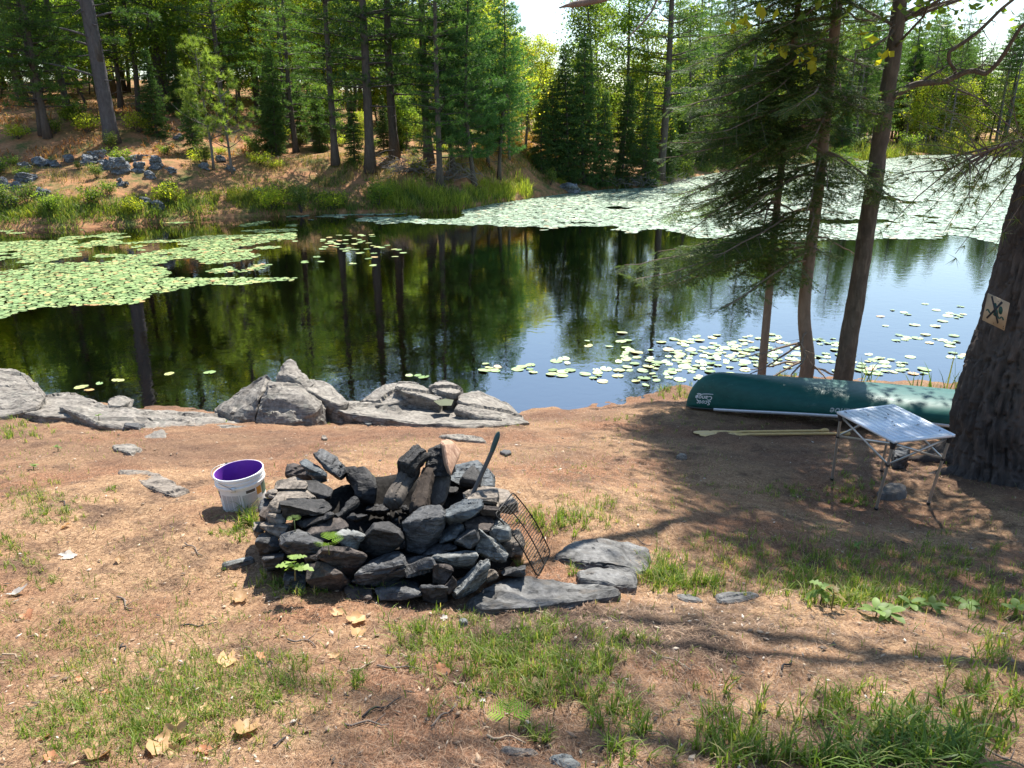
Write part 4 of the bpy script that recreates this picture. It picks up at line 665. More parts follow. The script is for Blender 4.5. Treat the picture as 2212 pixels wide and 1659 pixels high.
# ================================================================ canoe: keel up on the bank
def canoe():
    A = P_H(1483, 881, 3.16); Bp = P_H(2085, 926, 3.07); d2 = (Bp - A)[:2]; d2 /= np.linalg.norm(d2); L = 4.9; nrm_ = np.array([d2[1], -d2[0]])          # nrm_: towards the camera
    zA = A[2]; zB = tz(A[0] + d2[0] * L, A[1] + d2[1] * L) + .02; zend = min(zB, zA); root = empty("canoe", (A[0], A[1], zA), "dark green canoe lying keel up on the bank under the fir trio", "canoe")
    def gz(s): return .02 + .24 * math.sin(math.pi * s)
    def kz(s):
        e = min(s, 1 - s) / .085; f = 1 if e >= 1 else (1 - (1 - e) ** 2.3) ** .5
        return .02 + (.455 - .02 * math.sin(math.pi * s)) * f
    def hull(s, t, off=0.):
        b = .44 * max(0, math.sin(math.pi * min(max(s, 0), 1))) ** .72 + .004 + off; c, q = math.cos(t), math.sin(t); yy = b * np.sign(c) * abs(c) ** .78; zz = gz(s) + (max(kz(s) - gz(s), .002) + off) * max(q, 0) ** .72
        p = d2 * (s * L) + nrm_ * yy; return np.array([p[0], p[1], zz + (zend - zA) * 0.])
    ns, ntt = 110, 34; S = (1 - np.cos(np.linspace(0, math.pi, ns))) / 2; T = np.linspace(0, math.pi, ntt)
    V = np.array([hull(s, t) for s in S for t in T]); i = np.arange(ns - 1)[:, None] * ntt; j = np.arange(ntt - 1)[None]
    m, n, b = mat_new("green_hull"); f = noise(n, 6, 5, .7, obj_vec(n, (.6, 3, 3))); n.links.new(ramp(n, f, [(.35, (.008, .075, .062)), (.7, (.014, .105, .086))]), b.inputs[0]); scf = ramp(n, noise(n, 3, 6, .8, obj_vec(n, (.5, 9, 9)), .3), [(.60, (0,) * 3), (.70, (.35,) * 3)]); hc_ = n.nodes[-1]; n.links.new(mixc(n, scf, [l.from_socket for l in n.links if l.to_socket == b.inputs[0]][0], (.16, .22, .20)), b.inputs[0]); b.inputs["Roughness"].default_value = .34; b.inputs["Specular IOR Level"].default_value = .3
    n.links.new(ramp(n, noise(n, 40, 4, .7, obj_vec(n, (.3, 1, 1))), [(.4, (.42,) * 3), (.7, (.6,) * 3)]), b.inputs["Roughness"])
    h = mk("hull", V, np.stack([i + j, i + j + 1, i + ntt + j + 1, i + ntt + j], -1).reshape(-1, 4), m, root, True); md = h.modifiers.new("thickness", 'SOLIDIFY'); md.thickness = .007; md.offset = -1
    AL = simple("aluminium_trim", (.66, .67, .69), .4, .3, .08); BL = simple("black_trim", (.02, .022, .022), .45)
    for t0 in (0., math.pi):
        mb = MB(); sg = np.linspace(.065, .935, 60); P = np.array([hull(s, t0) for s in sg]); up = np.array([0, 0, 1.]); o_ = np.array([*(nrm_ * (1 if t0 == 0 else -1)), 0])
        pr = [(-.012, -.016), (.012, -.016), (.014, .004), (.010, .016), (-.012, .016)]; V = np.concatenate([P + o_ * a + up * c for a, c in pr]); nP = len(P); Fq = []
        for q in range(5):
            r2 = (q + 1) % 5; k = np.arange(nP - 1); Fq.append(np.stack([q * nP + k, q * nP + k + 1, r2 * nP + k + 1, r2 * nP + k], 1))
        mk("gunwale", V, np.concatenate(Fq), AL, root)
        for s_ in ((-.004, .067), (.933, 1.0)):
            mb = MB(); mb.tube([hull(s, t0) for s in np.linspace(max(0, s_[0]), s_[1], 8)], .013, 8); mb.build("end_trim", BL, root, True)
    # keel rub strip and the lettering, which lies upside down
    WH = simple("white_letters", (.75, .77, .76), .5, 0, .03); GY = simple("faded_letters", (.42, .47, .45), .5, 0, .05)
    def on_side(u, v, off=.009):       # u: metres from the bow, v: metres up from the gunwale on the near side
        s = u / L; lo, hi = 0., math.pi / 2
        for _ in range(26):
            md_ = (lo + hi) / 2
            if hull(s, md_)[2] - gz(s) < v: lo = md_
            else: hi = md_
        return hull(s, lo, off)
    def lettering(body, u0, v0, size, mat, name):
        cu = bpy.data.curves.new("lettering", 'FONT'); cu.body = body; cu.size = size; cu.shear = .25; cu.resolution_u = 2; cu.offset = size * .012; to = bpy.data.objects.new("lettering", cu); C.objects.link(to); dg = bpy.context.evaluated_depsgraph_get(); me = to.evaluated_get(dg).to_mesh()
        V = np.array([on_side(u0 - v.co.x, v0 - v.co.y) for v in me.vertices]); tr = [list(p.vertices) for p in me.polygons]; bpy.data.objects.remove(to)
        F3 = [q for q in tr if len(q) == 3]; F4 = [q for q in tr if len(q) == 4]; return mk(name, V, [np.array(F3, int).reshape(-1, 3), np.array(F4, int).reshape(-1, 4)], mat, root)
    lettering("Scott", .283, .098, .075, WH, "lettering"); lettering("Canoe", .30, .155, .075, WH, "lettering"); lettering("Scott Canoe", 2.05, .085, .10, GY, "lettering")
    def line(uv, r_=.0035): mb = MB(); mb.tube([on_side(a, c, .007) for a, c in uv], r_, 6); mb.build("emblem_line", WH, root, True)
    line([(.30, .178), (.24, .18), (.19, .176), (.165, .17), (.14, .178), (.115, .172)], .005); line([(.165, .162), (.125, .16), (.112, .14), (.118, .11), (.135, .082), (.165, .09)], .005)
    mb = MB(); mb.tube([hull(s, math.pi / 2) + np.array([0, 0, .0]) for s in np.linspace(.03, .97, 50)], .006, 6); mb.build("keel_strip", simple("keel_dark", (.02, .05, .045), .5), root, True)
canoe()
# ================================================================ paddles on the ground
def paddle(px0, px1, label):
    a, b_ = G(*px0) + [0, 0, .02], G(*px1) + [0, 0, .025]; root = empty("paddle", a, label, "paddle"); d = b_ - a; L = np.linalg.norm(d); d /= L; sd = nrm(np.cross(d, [0, 0, 1.])); up = np.cross(sd, d)
    WD = simple("varnished_wood", (.66, .44, .17), .35, 0, .15, 8); t = np.linspace(0, .52, 16); wd = np.interp(t, [0, .02, .08, .3, .45, .52], [.02, .04, .05, .052, .03, .016]); thk = np.interp(t, [0, .52], [.005, .014])
    V = np.concatenate([d * t[:, None] + sd * (k * wd)[:, None] + up * (q * thk)[:, None] for k, q in ((-1, 0), (0, 1), (1, 0), (0, -1))]); n = 16; F = []
    for q in range(4): k = np.arange(n - 1); r2 = (q + 1) % 4; F.append(np.stack([q * n + k, q * n + k + 1, r2 * n + k + 1, r2 * n + k], 1))
    mk("blade", V, [np.concatenate(F), np.array([[0, n, 2 * n, 3 * n]])], WD, root, True, None, 50)
    mb = MB(); mb.tube([d * q for q in np.linspace(.5, L - .1, 8)], .0145, 10); mb.build("shaft", WD, root, True)
    mb = MB(); q = np.linspace(L - .11, L, 8); mb.tube([d * z for z in q], [.0145, .016, .02, .026, .028, .027, .022, .008], 12); mb.build("grip", WD, root, True)
paddle((1498, 938), (1790, 935), "wooden paddle with its blade to the left, the one nearer the canoe"); paddle((1511, 943), (1836, 941), "wooden paddle lying nearer the camera, its shaft running under the table")
# ================================================================ folding table
def table():
    hc = 2.07; cor = [P_H(x, y, hc) for x, y in ((1808, 889), (1930, 873), (2064, 939), (1931, 953))]; feet = [G(*q) for q in ((1797, 1037), (1904, 1018), (2005, 1089), (1892, 1101))]
    cx = np.mean(cor, 0); root = empty("folding_table", (cx[0], cx[1], feet[3][2]), "aluminium folding camp table with a slatted top in front of the canoe", "table"); o0 = np.array(root.location)
    c = [q - o0 for q in cor]; ft = [q - o0 for q in feet]; AL = simple("brushed_aluminium", (.72, .77, .84), .4, .25, .05, 80); LG = simple("leg_aluminium", (.55, .54, .51), .35, .7, .06); BK = simple("black_plastic", (.02, .02, .022), .5)
    Q = lambda u, v: (c[0] * (1 - u) + c[3] * u) * (1 - v) + (c[1] * (1 - u) + c[2] * u) * v   # u: left->front, v: left->back
    ns = 9
    for k in range(ns):
        v0, v1 = .055 + .89 * k / ns + .004, .055 + .89 * (k + 1) / ns - .004; mb = MB(); p = [Q(.05, v0), Q(.95, v0), Q(.95, v1), Q(.05, v1)]; V = np.array([q + [0, 0, z] for z in (.0, -.012) for q in p]); mb.add(V, [[0, 1, 2, 3], [7, 6, 5, 4], [0, 4, 5, 1], [1, 5, 6, 2], [2, 6, 7, 3], [3, 7, 4, 0]]); mb.build("slat", AL, root)
    for u0, u1, v0, v1 in ((0, 1, 0, .055), (0, 1, .945, 1), (0, .05, .0555, .9445), (.95, 1, .0555, .9445)):
        mb = MB(); p = [Q(u0, v0), Q(u1, v0), Q(u1, v1), Q(u0, v1)]; V = np.array([q + [0, 0, z] for z in (.002, -.018) for q in p]); mb.add(V, [[0, 1, 2, 3], [7, 6, 5, 4], [0, 4, 5, 1], [1, 5, 6, 2], [2, 6, 7, 3], [3, 7, 4, 0]]); mb.build("edge_rail", AL, root)
    tw_ = random.Random(12); DB = simple("dark_debris", (.09, .06, .045), .9)
    for k, (u, v) in enumerate([(.08, .1), (.3, .62), (.38, .5), (.5, .46), (.62, .4), (.66, .72), (.88, .86), (.25, .3)]):
        p = Q(u, v) + [0, 0, .004]; a = tw_.uniform(0, 6.28); l_ = tw_.uniform(.012, .028); mb = MB()
        for q in range(3): a2 = a + tw_.uniform(-.5, .5); mb.tube([[0, 0, .001 * q], [math.cos(a2) * l_, math.sin(a2) * l_, .003 + .002 * q]], [.0018, .0008], 4)
        tag(mb.build("needle_sprig", DB, None, False, p + o0), "dark little sprig of dry needles lying on the folding table top", "needle sprig", "needle sprigs on the table")
    tops = []
    for k, (u, v) in enumerate(((.04, .04), (.04, .96), (.96, .96), (.96, .04))):
        tp = Q(u, v) + [0, 0, -.03]; tops.append(tp); mb = MB(); mb.tube([tp + [0, 0, -.02], tp * .5 + ft[k] * .5, ft[k] + (tp - ft[k]) * .03], .0105, 12); mb.build("leg", LG, root, True, None, 40)
        mb = MB(); mb.tube([tp + [0, 0, .012], tp + [0, 0, -.04]], [.026, .016], 12); mb.build("corner_bracket", BK, root, True, None, 40)
        mb = MB(); mb.tube([ft[k] + [0, 0, -.004], ft[k] + (tp - ft[k]) * .035], .0145, 12); mb.build("foot", BK, root, True, None, 40)
        cl = tp + (ft[k] - tp) * .30; mb = MB(); mb.tube([cl + [0, 0, .013], cl - [0, 0, .013]], .0165, 12); mb.build("collar", BK, root, True, None, 40)
    for a, b_ in ((0, 3), (3, 2), (2, 1), (1, 0)):
        for p, q in ((tops[a], tops[b_] + (ft[b_] - tops[b_]) * .30), (tops[a] + (ft[a] - tops[a]) * .30, tops[b_])):
            d = nrm(q - p); sd = nrm(np.cross(d, [0, 0, 1.])); up = np.cross(sd, d); mb = MB(); mb.box((p + q) / 2, d * np.linalg.norm(q - p) / 2, sd * .004, up * .008); mb.build("brace", LG, root)
table()
# ================================================================ no-swimming board on the big pine
def sign():
    yd = 5.62; z2 = lambda x, y: ((3600 + x * .12054) * .57604, (1060 + y * .12054) * .57604); co = [P_d(*z2(865, 335), yd - .02), P_d(*z2(1535, 645), yd - .12), P_d(*z2(1370, 1490), yd - .12), P_d(*z2(685, 1160), yd - .02)]
    ctr = np.mean(co, 0); nn_ = nrm(np.cross(co[1] - co[0], co[3] - co[0])); nn_ = nn_ * (1 if nn_[1] < 0 else -1); root = empty("sign_board", ctr, "square plywood board with a crossed out swimmer nailed to the big pine", "sign")
    def on(x, y, off):
        d = ray(*z2(x, y)); o = np.array([0, 0, CAM_Z]); t = np.dot(ctr - o, nn_) / np.dot(d, nn_); return o + d * t + nn_ * off - ctr
    WD = simple("plywood", (.40, .29, .18), .7, 0, .18, 12); m, n, b = mat_new("plywood_edge"); n.links.new(ramp(n, noise(n, 3, 2, .5, obj_vec(n, (60, 60, 60))), [(.4, (.16, .07, .035)), (.6, (.40, .25, .13))]), b.inputs[0])
    V = np.array([q - ctr + nn_ * s for s in (0, -.018) for q in co]); mk("board", V, np.array([[0, 1, 2, 3], [7, 6, 5, 4], [0, 4, 5, 1], [1, 5, 6, 2], [2, 6, 7, 3], [3, 7, 4, 0]]), WD, root)
    BKP = simple("black_paint", (.014, .014, .016), .6); GP = simple("green_paint", (.008, .055, .04), .6)
    def poly(name, pts, mat, off):
        V = np.array([on(x, y, off) for x, y in pts] + [on(x, y, .0003) for x, y in pts]); n_ = len(pts); k = np.arange(n_); mk(name, V, [np.arange(n_)[None], np.stack([k, k + n_, (k + 1) % n_ + n_, (k + 1) % n_], 1)], mat, root)
    def stroke(name, pts, wd, mat, off):
        P = np.array(pts, float); T = nrm(np.gradient(P, axis=0)); S = np.stack([-T[:, 1], T[:, 0]], 1) * wd / 2; poly_l = P + S; poly_r = P - S
        V = np.array([on(*q, off) for q in poly_l] + [on(*q, off) for q in poly_r]); k = np.arange(len(P) - 1); n_ = len(P); mk(name, V, np.stack([k, k + 1, n_ + k + 1, n_ + k], 1), mat, root)
    poly("swimmer_head", [(1265 + 66 * math.cos(t), 860 + 128 * math.sin(t)) for t in np.linspace(0, 6.283, 24, endpoint=False)], GP, .0012)
    poly("swimmer_body", [(1065, 640), (1110, 625), (1135, 660), (1150, 800), (1185, 900), (1185, 980), (1090, 1050), (1030, 1000), (1060, 850)], GP, .0012)
    stroke("wave", [(820, 870), (850, 832), (885, 845), (905, 900), (945, 960), (1000, 960)], 46, GP, .0012); stroke("wave", [(1150, 960), (1175, 1040), (1205, 1105), (1245, 1105), (1285, 1065), (1325, 1095), (1350, 1170)], 48, GP, .0012)
    poly("cross_bar", [(962, 430), (1015, 408), (1202, 1240), (1160, 1282)], BKP, .002); poly("cross_bar", [(1290, 575), (1340, 630), (845, 1125), (812, 1080)], BKP, .0026)
    for x, y in ((1188, 585), (1042, 1258), (1355, 1360), (1345, 1420)): poly("nail", [(x + 12 * math.cos(t), y + 14 * math.sin(t)) for t in np.linspace(0, 6.283, 8, endpoint=False)], BKP, .0015)
sign()
# ================================================================ the big pine on the right bank
def big_pine():
    rng = np.random.default_rng(50); bz = tz(4.35, 6.2); root = empty("big_pine", (4.35, 6.2, bz - .05), "massive dark furrowed pine at the right edge of the camp, a sign board on it", "tree"); o0 = np.array(root.location)
    n, sd = 340, 150; zs = np.concatenate([np.linspace(0, 3.2, 280), np.linspace(3.3, 17, 60)])
    # left edge of the trunk in the photo: (pixel x, pixel y)
    ex = []
    for vx, vy in ((2075, 1000), (2075, 906), (2096, 829), (2117, 759), (2131, 722), (2158, 631), (2173, 576), (2190, 500), (2212, 430)):
        p = P_d(vx, vy, 6.2); ex.append((p[2] - o0[2], p[0]))
    ex = np.array(ex); z_e, x_e = ex[:, 0], ex[:, 1]; rad = np.interp(zs, [0, .12, .35, .8, 2, 3.2, 8, 17], [.56, .47, .42, .38, .345, .33, .26, .06])
    slope = (x_e[-1] - x_e[3]) / (z_e[-1] - z_e[3]); xl = np.where(zs < z_e[-1], np.interp(zs, z_e, x_e), x_e[-1] + (zs - z_e[-1]) * slope * .55); cxs = xl + np.interp(zs, [0, .35, 1], [.42, .42, .40]) * 0 + np.interp(zs, [0, .8, 2, 3.2, 8, 17], [.42, .38, .345, .33, .26, .06]) - o0[0]
    th = np.linspace(0, 2 * np.pi, sd, endpoint=False); TH, ZZ = np.meshgrid(th, zs); RR = np.repeat(rad[:, None], sd, 1); fl = np.exp(-ZZ / .16)
    RR = RR * (1 + fl * (.20 * np.cos(3 * TH + .6) + .18 * np.cos(5 * TH + 2.))); P3 = np.stack([np.cos(TH) * 4.0, np.sin(TH) * 4.0, ZZ * 1.35], -1).reshape(-1, 3)
    q = fbm(P3, 1.1, 2, 4); rid = np.abs(fbm(P3 * [1, 1, .8] + .45 * q[:, None], 2.1, 2, 9)); rid = np.clip(rid * 2.4, 0, 1) ** .6; d = (rid - .6) * .075 - .022 * (np.abs(fbm(P3 * [1.1, 1.1, 3.2] + .5 * q[:, None], 1.3, 2, 15)) < .09) + .012 * fbm(P3, 7, 3, 3)
    r_ = RR.ravel() + d; V = np.stack([np.repeat(cxs, sd) + r_ * np.cos(TH.ravel()), r_ * np.sin(TH.ravel()) + .0 * ZZ.ravel(), ZZ.ravel()], 1); i = np.arange(n - 1)[:, None] * sd; j = np.arange(sd)[None]; k = (j + 1) % sd
    bark = barkmat("big_pine_bark", (.04, .032, .028), (.14, .115, .10), 2.0, dist=.02); mk("trunk", V, np.stack([i + j, i + k, i + sd + k, i + sd + j], -1).reshape(-1, 4), bark, root, True)
    for az, L, r0 in ((3.3, .45, .07), (2.6, .6, .07), (4.4, .3, .07)):
        t = np.linspace(0, 1, 10); x = cxs[3] + np.cos(az) * (.36 + t * L); y = np.sin(az) * (.36 + t * L); zt = terrain(x + o0[0], y + o0[1]) - o0[2]; mb = MB(); mb.tube(np.stack([x + .03 * np.sin(t * 7), y, zt + .07 * (1 - t) - .03], 1), r0 * (1.15 - .95 * t), 10); mb.build("root", bark, root, True)
    # crown high above the picture: it throws the dappled shade
    pts, dirs = [], []; br = MB()
    def limb(z0, az, ln, el, dense=30, nl=.5):
        o = np.array([np.interp(z0, zs, cxs), 0, z0]); d = np.array([math.cos(az), math.sin(az), el]); s = np.linspace(0, 1, 9); B = o + d * (s * ln)[:, None]; B[:, 2] += .08 * ln * np.sin(s * 3.1); B[1:, :2] += rng.normal(0, .04, (8, 2)); br.tube(B, .055 * (1 - .8 * s) + .006, 5, False)
        m_ = int(dense * ln); u = rng.uniform(.25, 1.02, m_); c = o + d * (u * ln)[:, None]; c[:, 2] += .08 * ln * np.sin(u * 3.1); pr = np.array([-d[1], d[0], 0]); off = rng.normal(0, nl, m_) * (1.25 - .6 * u); c += pr * off[:, None]; c[:, 2] += rng.normal(0, .09, m_)
        pts.append(c); dirs.append(nrm(d[None] + pr * np.sign(off)[:, None] * .8 + np.array([0, 0, .25])))
    for z0 in np.arange(5.6, 16.5, .62):
        for q_ in range(4): limb(z0 + rng.uniform(-.2, .2), rng.uniform(0, 6.28), (4.0 * (1 - ((z0 - 5) / 13)) + .8) * rng.uniform(.7, 1.1), .08)
    br.build("limb", bark, root, True); V, F = tufts(np.concatenate(pts), np.concatenate(dirs), 9, .15, .012, .7, rng); mk("crown", V, F, N_MID, root)
    # the low wispy bough hanging in the picture from the right edge
    b0, b1 = P_d(2330, 300, 6.4) - o0, P_d(2040, 372, 6.0) - o0; s = np.linspace(0, 1, 10)[:, None]; tr = np.array([np.interp(b0[2] + .1, zs, cxs), 0, b0[2] + .1]); bo = MB(); B = b0 + (b1 - b0) * s; B[:, 2] += .10 * np.sin(s[:, 0] * 3.1); bo.tube(np.concatenate([[tr], B]), np.concatenate([[.03], .016 * (1 - .8 * s[:, 0]) + .003]), 6, False); pp, dd = [], []
    for k_ in range(64):
        u = rng.uniform(.1, 1); o = b0 + (b1 - b0) * u; o[2] += .10 * math.sin(u * 3.1); e = np.array([rng.normal(-.25, .3), rng.normal(0, .3), rng.normal(-.10, .26)]) * (1.15 - .4 * u); bo.tube(np.stack([o, o + e * .5 + [0, 0, .03], o + e]), [.006, .004, .002], 4, False)
        for f in (.55, .75, .9, 1.): pp.append(o + e * f + rng.normal(0, .015, 3)); dd.append(nrm(e))
    bo.build("low_bough", simple("bough_bark", (.14, .10, .08), .9), root, True); V, F = tufts(np.array(pp), np.array(dd), 17, .105, .0042, .75, rng); mk("bough_needles", V, F, leafmat("needles_bough", [(0, (.07, .12, .035)), (.6, (.13, .19, .05)), (.9, (.22, .24, .08)), (1, (.33, .18, .07))], .4), root)
big_pine()
# ================================================================ the trio on the bank: slim fir, bent fir, dark leaning maple
FIRB = barkmat("fir_bark", (.17, .125, .09), (.33, .26, .20), 1.6, dist=.008); MAPB = barkmat("maple_bark", (.05, .042, .034), (.19, .16, .125), 1.6, dist=.02)
def twig_needles(rng, O, X, Yv, L, sp, nl, wd):
    x = np.arange(.006, L, sp); x = np.concatenate([x, x + sp / 2]); sg = np.concatenate([np.ones(len(x) // 2), -np.ones(len(x) // 2)]); m = len(x); a = rng.uniform(.75, 1.2, m); ln = nl * rng.uniform(.8, 1.2, m)
    p = O + X * x[:, None]; d = X * np.cos(a)[:, None] + Yv * (sg * np.sin(a))[:, None] + np.array([0, 0, 1.]) * rng.normal(.05, .25, m)[:, None]; s = nrm(np.cross(d, np.array([0, 0, 1.]) + rng.normal(0, .35, (m, 3)))) * wd / 2
    return np.stack([p - s, p + s, p + d * ln[:, None]], 1).reshape(-1, 3)
def spray_tmpl(rng, L=.34, sp=.0095, nl=.025, wd=.0066):     # a flat frond along +X: one axis, side twigs, needles on all
    X = np.array([1., 0, 0]); Yv = np.array([0, 1., 0]); out = [twig_needles(rng, np.zeros(3), X, Yv, L, sp, nl, wd)]
    for k, x in enumerate(np.arange(.03, L - .03, .027)):
        s = 1 if k % 2 else -1; a = rng.uniform(.75, 1.05) * s; d = np.array([math.cos(a), math.sin(a), rng.normal(-.12, .12)]); l2 = (.15 * (1 - x / L) ** .7 + .035) * rng.uniform(.75, 1.1); out.append(twig_needles(rng, X * x, d, np.array([-math.sin(a), math.cos(a), 0]), l2, sp, nl, wd))
    return np.concatenate(out)
def place_sprays(T, O, X, S, rng):                          # copies of the template at O along X with size S
    X = nrm(X); Yv = nrm(np.cross(np.array([0, 0, 1.]) + rng.normal(0, .25, X.shape), X)); Zv = np.cross(X, Yv); out = []
    for t in range(len(T)):
        k = np.arange(len(O)) % len(T) == t; tv = T[t]
        out.append((O[k][:, None] + (tv[None, :, :1] * X[k][:, None] + tv[None, :, 1:2] * Yv[k][:, None] + tv[None, :, 2:] * Zv[k][:, None]) * S[k][:, None, None]).reshape(-1, 3))
    V = np.concatenate(out); return V, np.arange(len(V)).reshape(-1, 3)
def path3(px, yd, base=None): return np.array([P_d(x, y, yd) for x, y in px])
def fir(name, label, px, yd, wpx, n_br, lmax, vy_lo, vy_hi, seed, bias, needles, top=7.5, bare=10):
    rng = np.random.default_rng(seed); P = path3(px, yd); P = np.concatenate([[P[0] - [0, 0, .25]], P]); o0 = P[0].copy(); sl_ = nrm(P[-1] - P[-3]); up = np.array([P[-1] + sl_ * q for q in (1.2, 2.5, top)]); root = empty(name, o0, label, "tree"); Pa = np.concatenate([P, up]) - o0
    t = np.linspace(0, 1, 70); cs = np.linspace(0, 1, len(Pa)); sgl = np.concatenate([[0], np.cumsum(np.linalg.norm(np.diff(Pa, axis=0), axis=1))]); sgl /= sgl[-1]; PT = np.stack([np.interp(t, sgl, Pa[:, c]) for c in range(3)], 1)
    for _ in range(2): PT[1:-1] = (PT[:-2] + 2 * PT[1:-1] + PT[2:]) / 4
    rad = np.interp(PT[:, 2], [0, .3, 1.5, 4, 10], np.array(wpx) / FPX * 10.2); mb = MB(); mb.tube(PT, rad, 14); bz = lambda vy: P_d(px[2][0], vy, yd)[2] - o0[2]; zlo, zhi = bz(vy_lo), PT[-1, 2] - .1; O, X, S = [], [], []
    for k in range(n_br + bare):
        dead = k >= n_br; f = ((k + rng.random()) / n_br) if not dead else rng.uniform(-.22, .06); z = zlo + (zhi - zlo) * f; o = on_path(PT, z); az = rng.uniform(0, 6.28) if rng.random() > bias else rng.normal(3.5, .65)
        if not dead and not 2.3 < az % 6.283 < 4.6 and f < .17: f = rng.uniform(.17, .6); z = zlo + (zhi - zlo) * f; o = on_path(PT, z)
        ln = lmax * (1 - .72 * max(f, 0)) * rng.uniform(.6, 1.1) * (1.18 if 2.6 < az < 4.2 else .72); ln *= .45 if dead else 1; s = np.linspace(0, 1, 12); d = np.array([math.cos(az), math.sin(az), 0]); B = o + d * (s * ln * .95)[:, None]; B[:, 2] += ln * (rng.uniform(.0, .25) * s - rng.uniform(.45, .75) * s ** 1.5 + .2 * s ** 3) ; B[1:] += rng.normal(0, .012, (11, 3)).cumsum(0)
        mb.tube(B, .015 * (1 - .3 * f) * (1 - .85 * s) + .0022, 5, False)
        if dead:
            for _ in range(5): u = rng.uniform(.3, 1); b0 = np.array([np.interp(u, s, B[:, c]) for c in range(3)]); mb.tube(np.stack([b0, b0 + d * .12 + rng.normal(0, .1, 3)]), [.003, .0012], 3, False)
            continue
        nt_ = max(5, int(ln / .098)); us = np.linspace(.14, 1., nt_)
        for q, u in enumerate(us):
            b0 = np.array([np.interp(u, s, B[:, c]) for c in range(3)]); sd = 1 if q % 2 else -1; a2 = az + sd * rng.uniform(.75, 1.15) * (1 - .55 * (u > .97)); tl = (.46 * (1 - u) ** .7 + .19) * rng.uniform(.7, 1.15) * min(1, ln / 1.1)
            td = np.array([math.cos(a2), math.sin(a2), -.38 + rng.normal(0, .28)]); O.append(b0); X.append(td); S.append(max(.12, tl) / .34)
            if tl > .2:
                mb.tube(np.stack([b0, b0 + nrm(td) * tl]), [.003, .001], 3, False)
    T = [spray_tmpl(rng) for _ in range(5)]; V, F = place_sprays(T, np.array(O), np.array(X), np.array(S), rng); mb.build("trunk", FIRB, root, True, None, 60); mk("crown", V, F, needles, root); return root
N_NEARFIR = leafmat("needles_near_fir", [(0, (.05, .10, .035)), (.6, (.10, .17, .05)), (.92, (.17, .25, .06)), (1, (.28, .24, .06))], .55)
fir("fir_tree", "slim straight fir, thinnest of the trio behind the canoe", [(1645, 812), (1655, 700), (1668, 560), (1680, 430), (1692, 330), (1702, 240), (1715, 100), (1725, 0)], 9.9, [9.5, 9, 8, 6, 2], 56, 1.3, 440, 0, 61, .5, N_NEARFIR, 2.2)
fir("fir_tree", "bent fir with a curved foot and drooping dark boughs in the middle of the trio", [(1738, 822), (1748, 792), (1742, 740), (1736, 690), (1738, 640), (1748, 560), (1765, 430), (1775, 350), (1787, 220), (1800, 100), (1810, 0)], 9.7, [17, 15, 12, 10, 3], 112, 2.2, 560, 0, 62, .5, N_NEARFIR, 3.6)
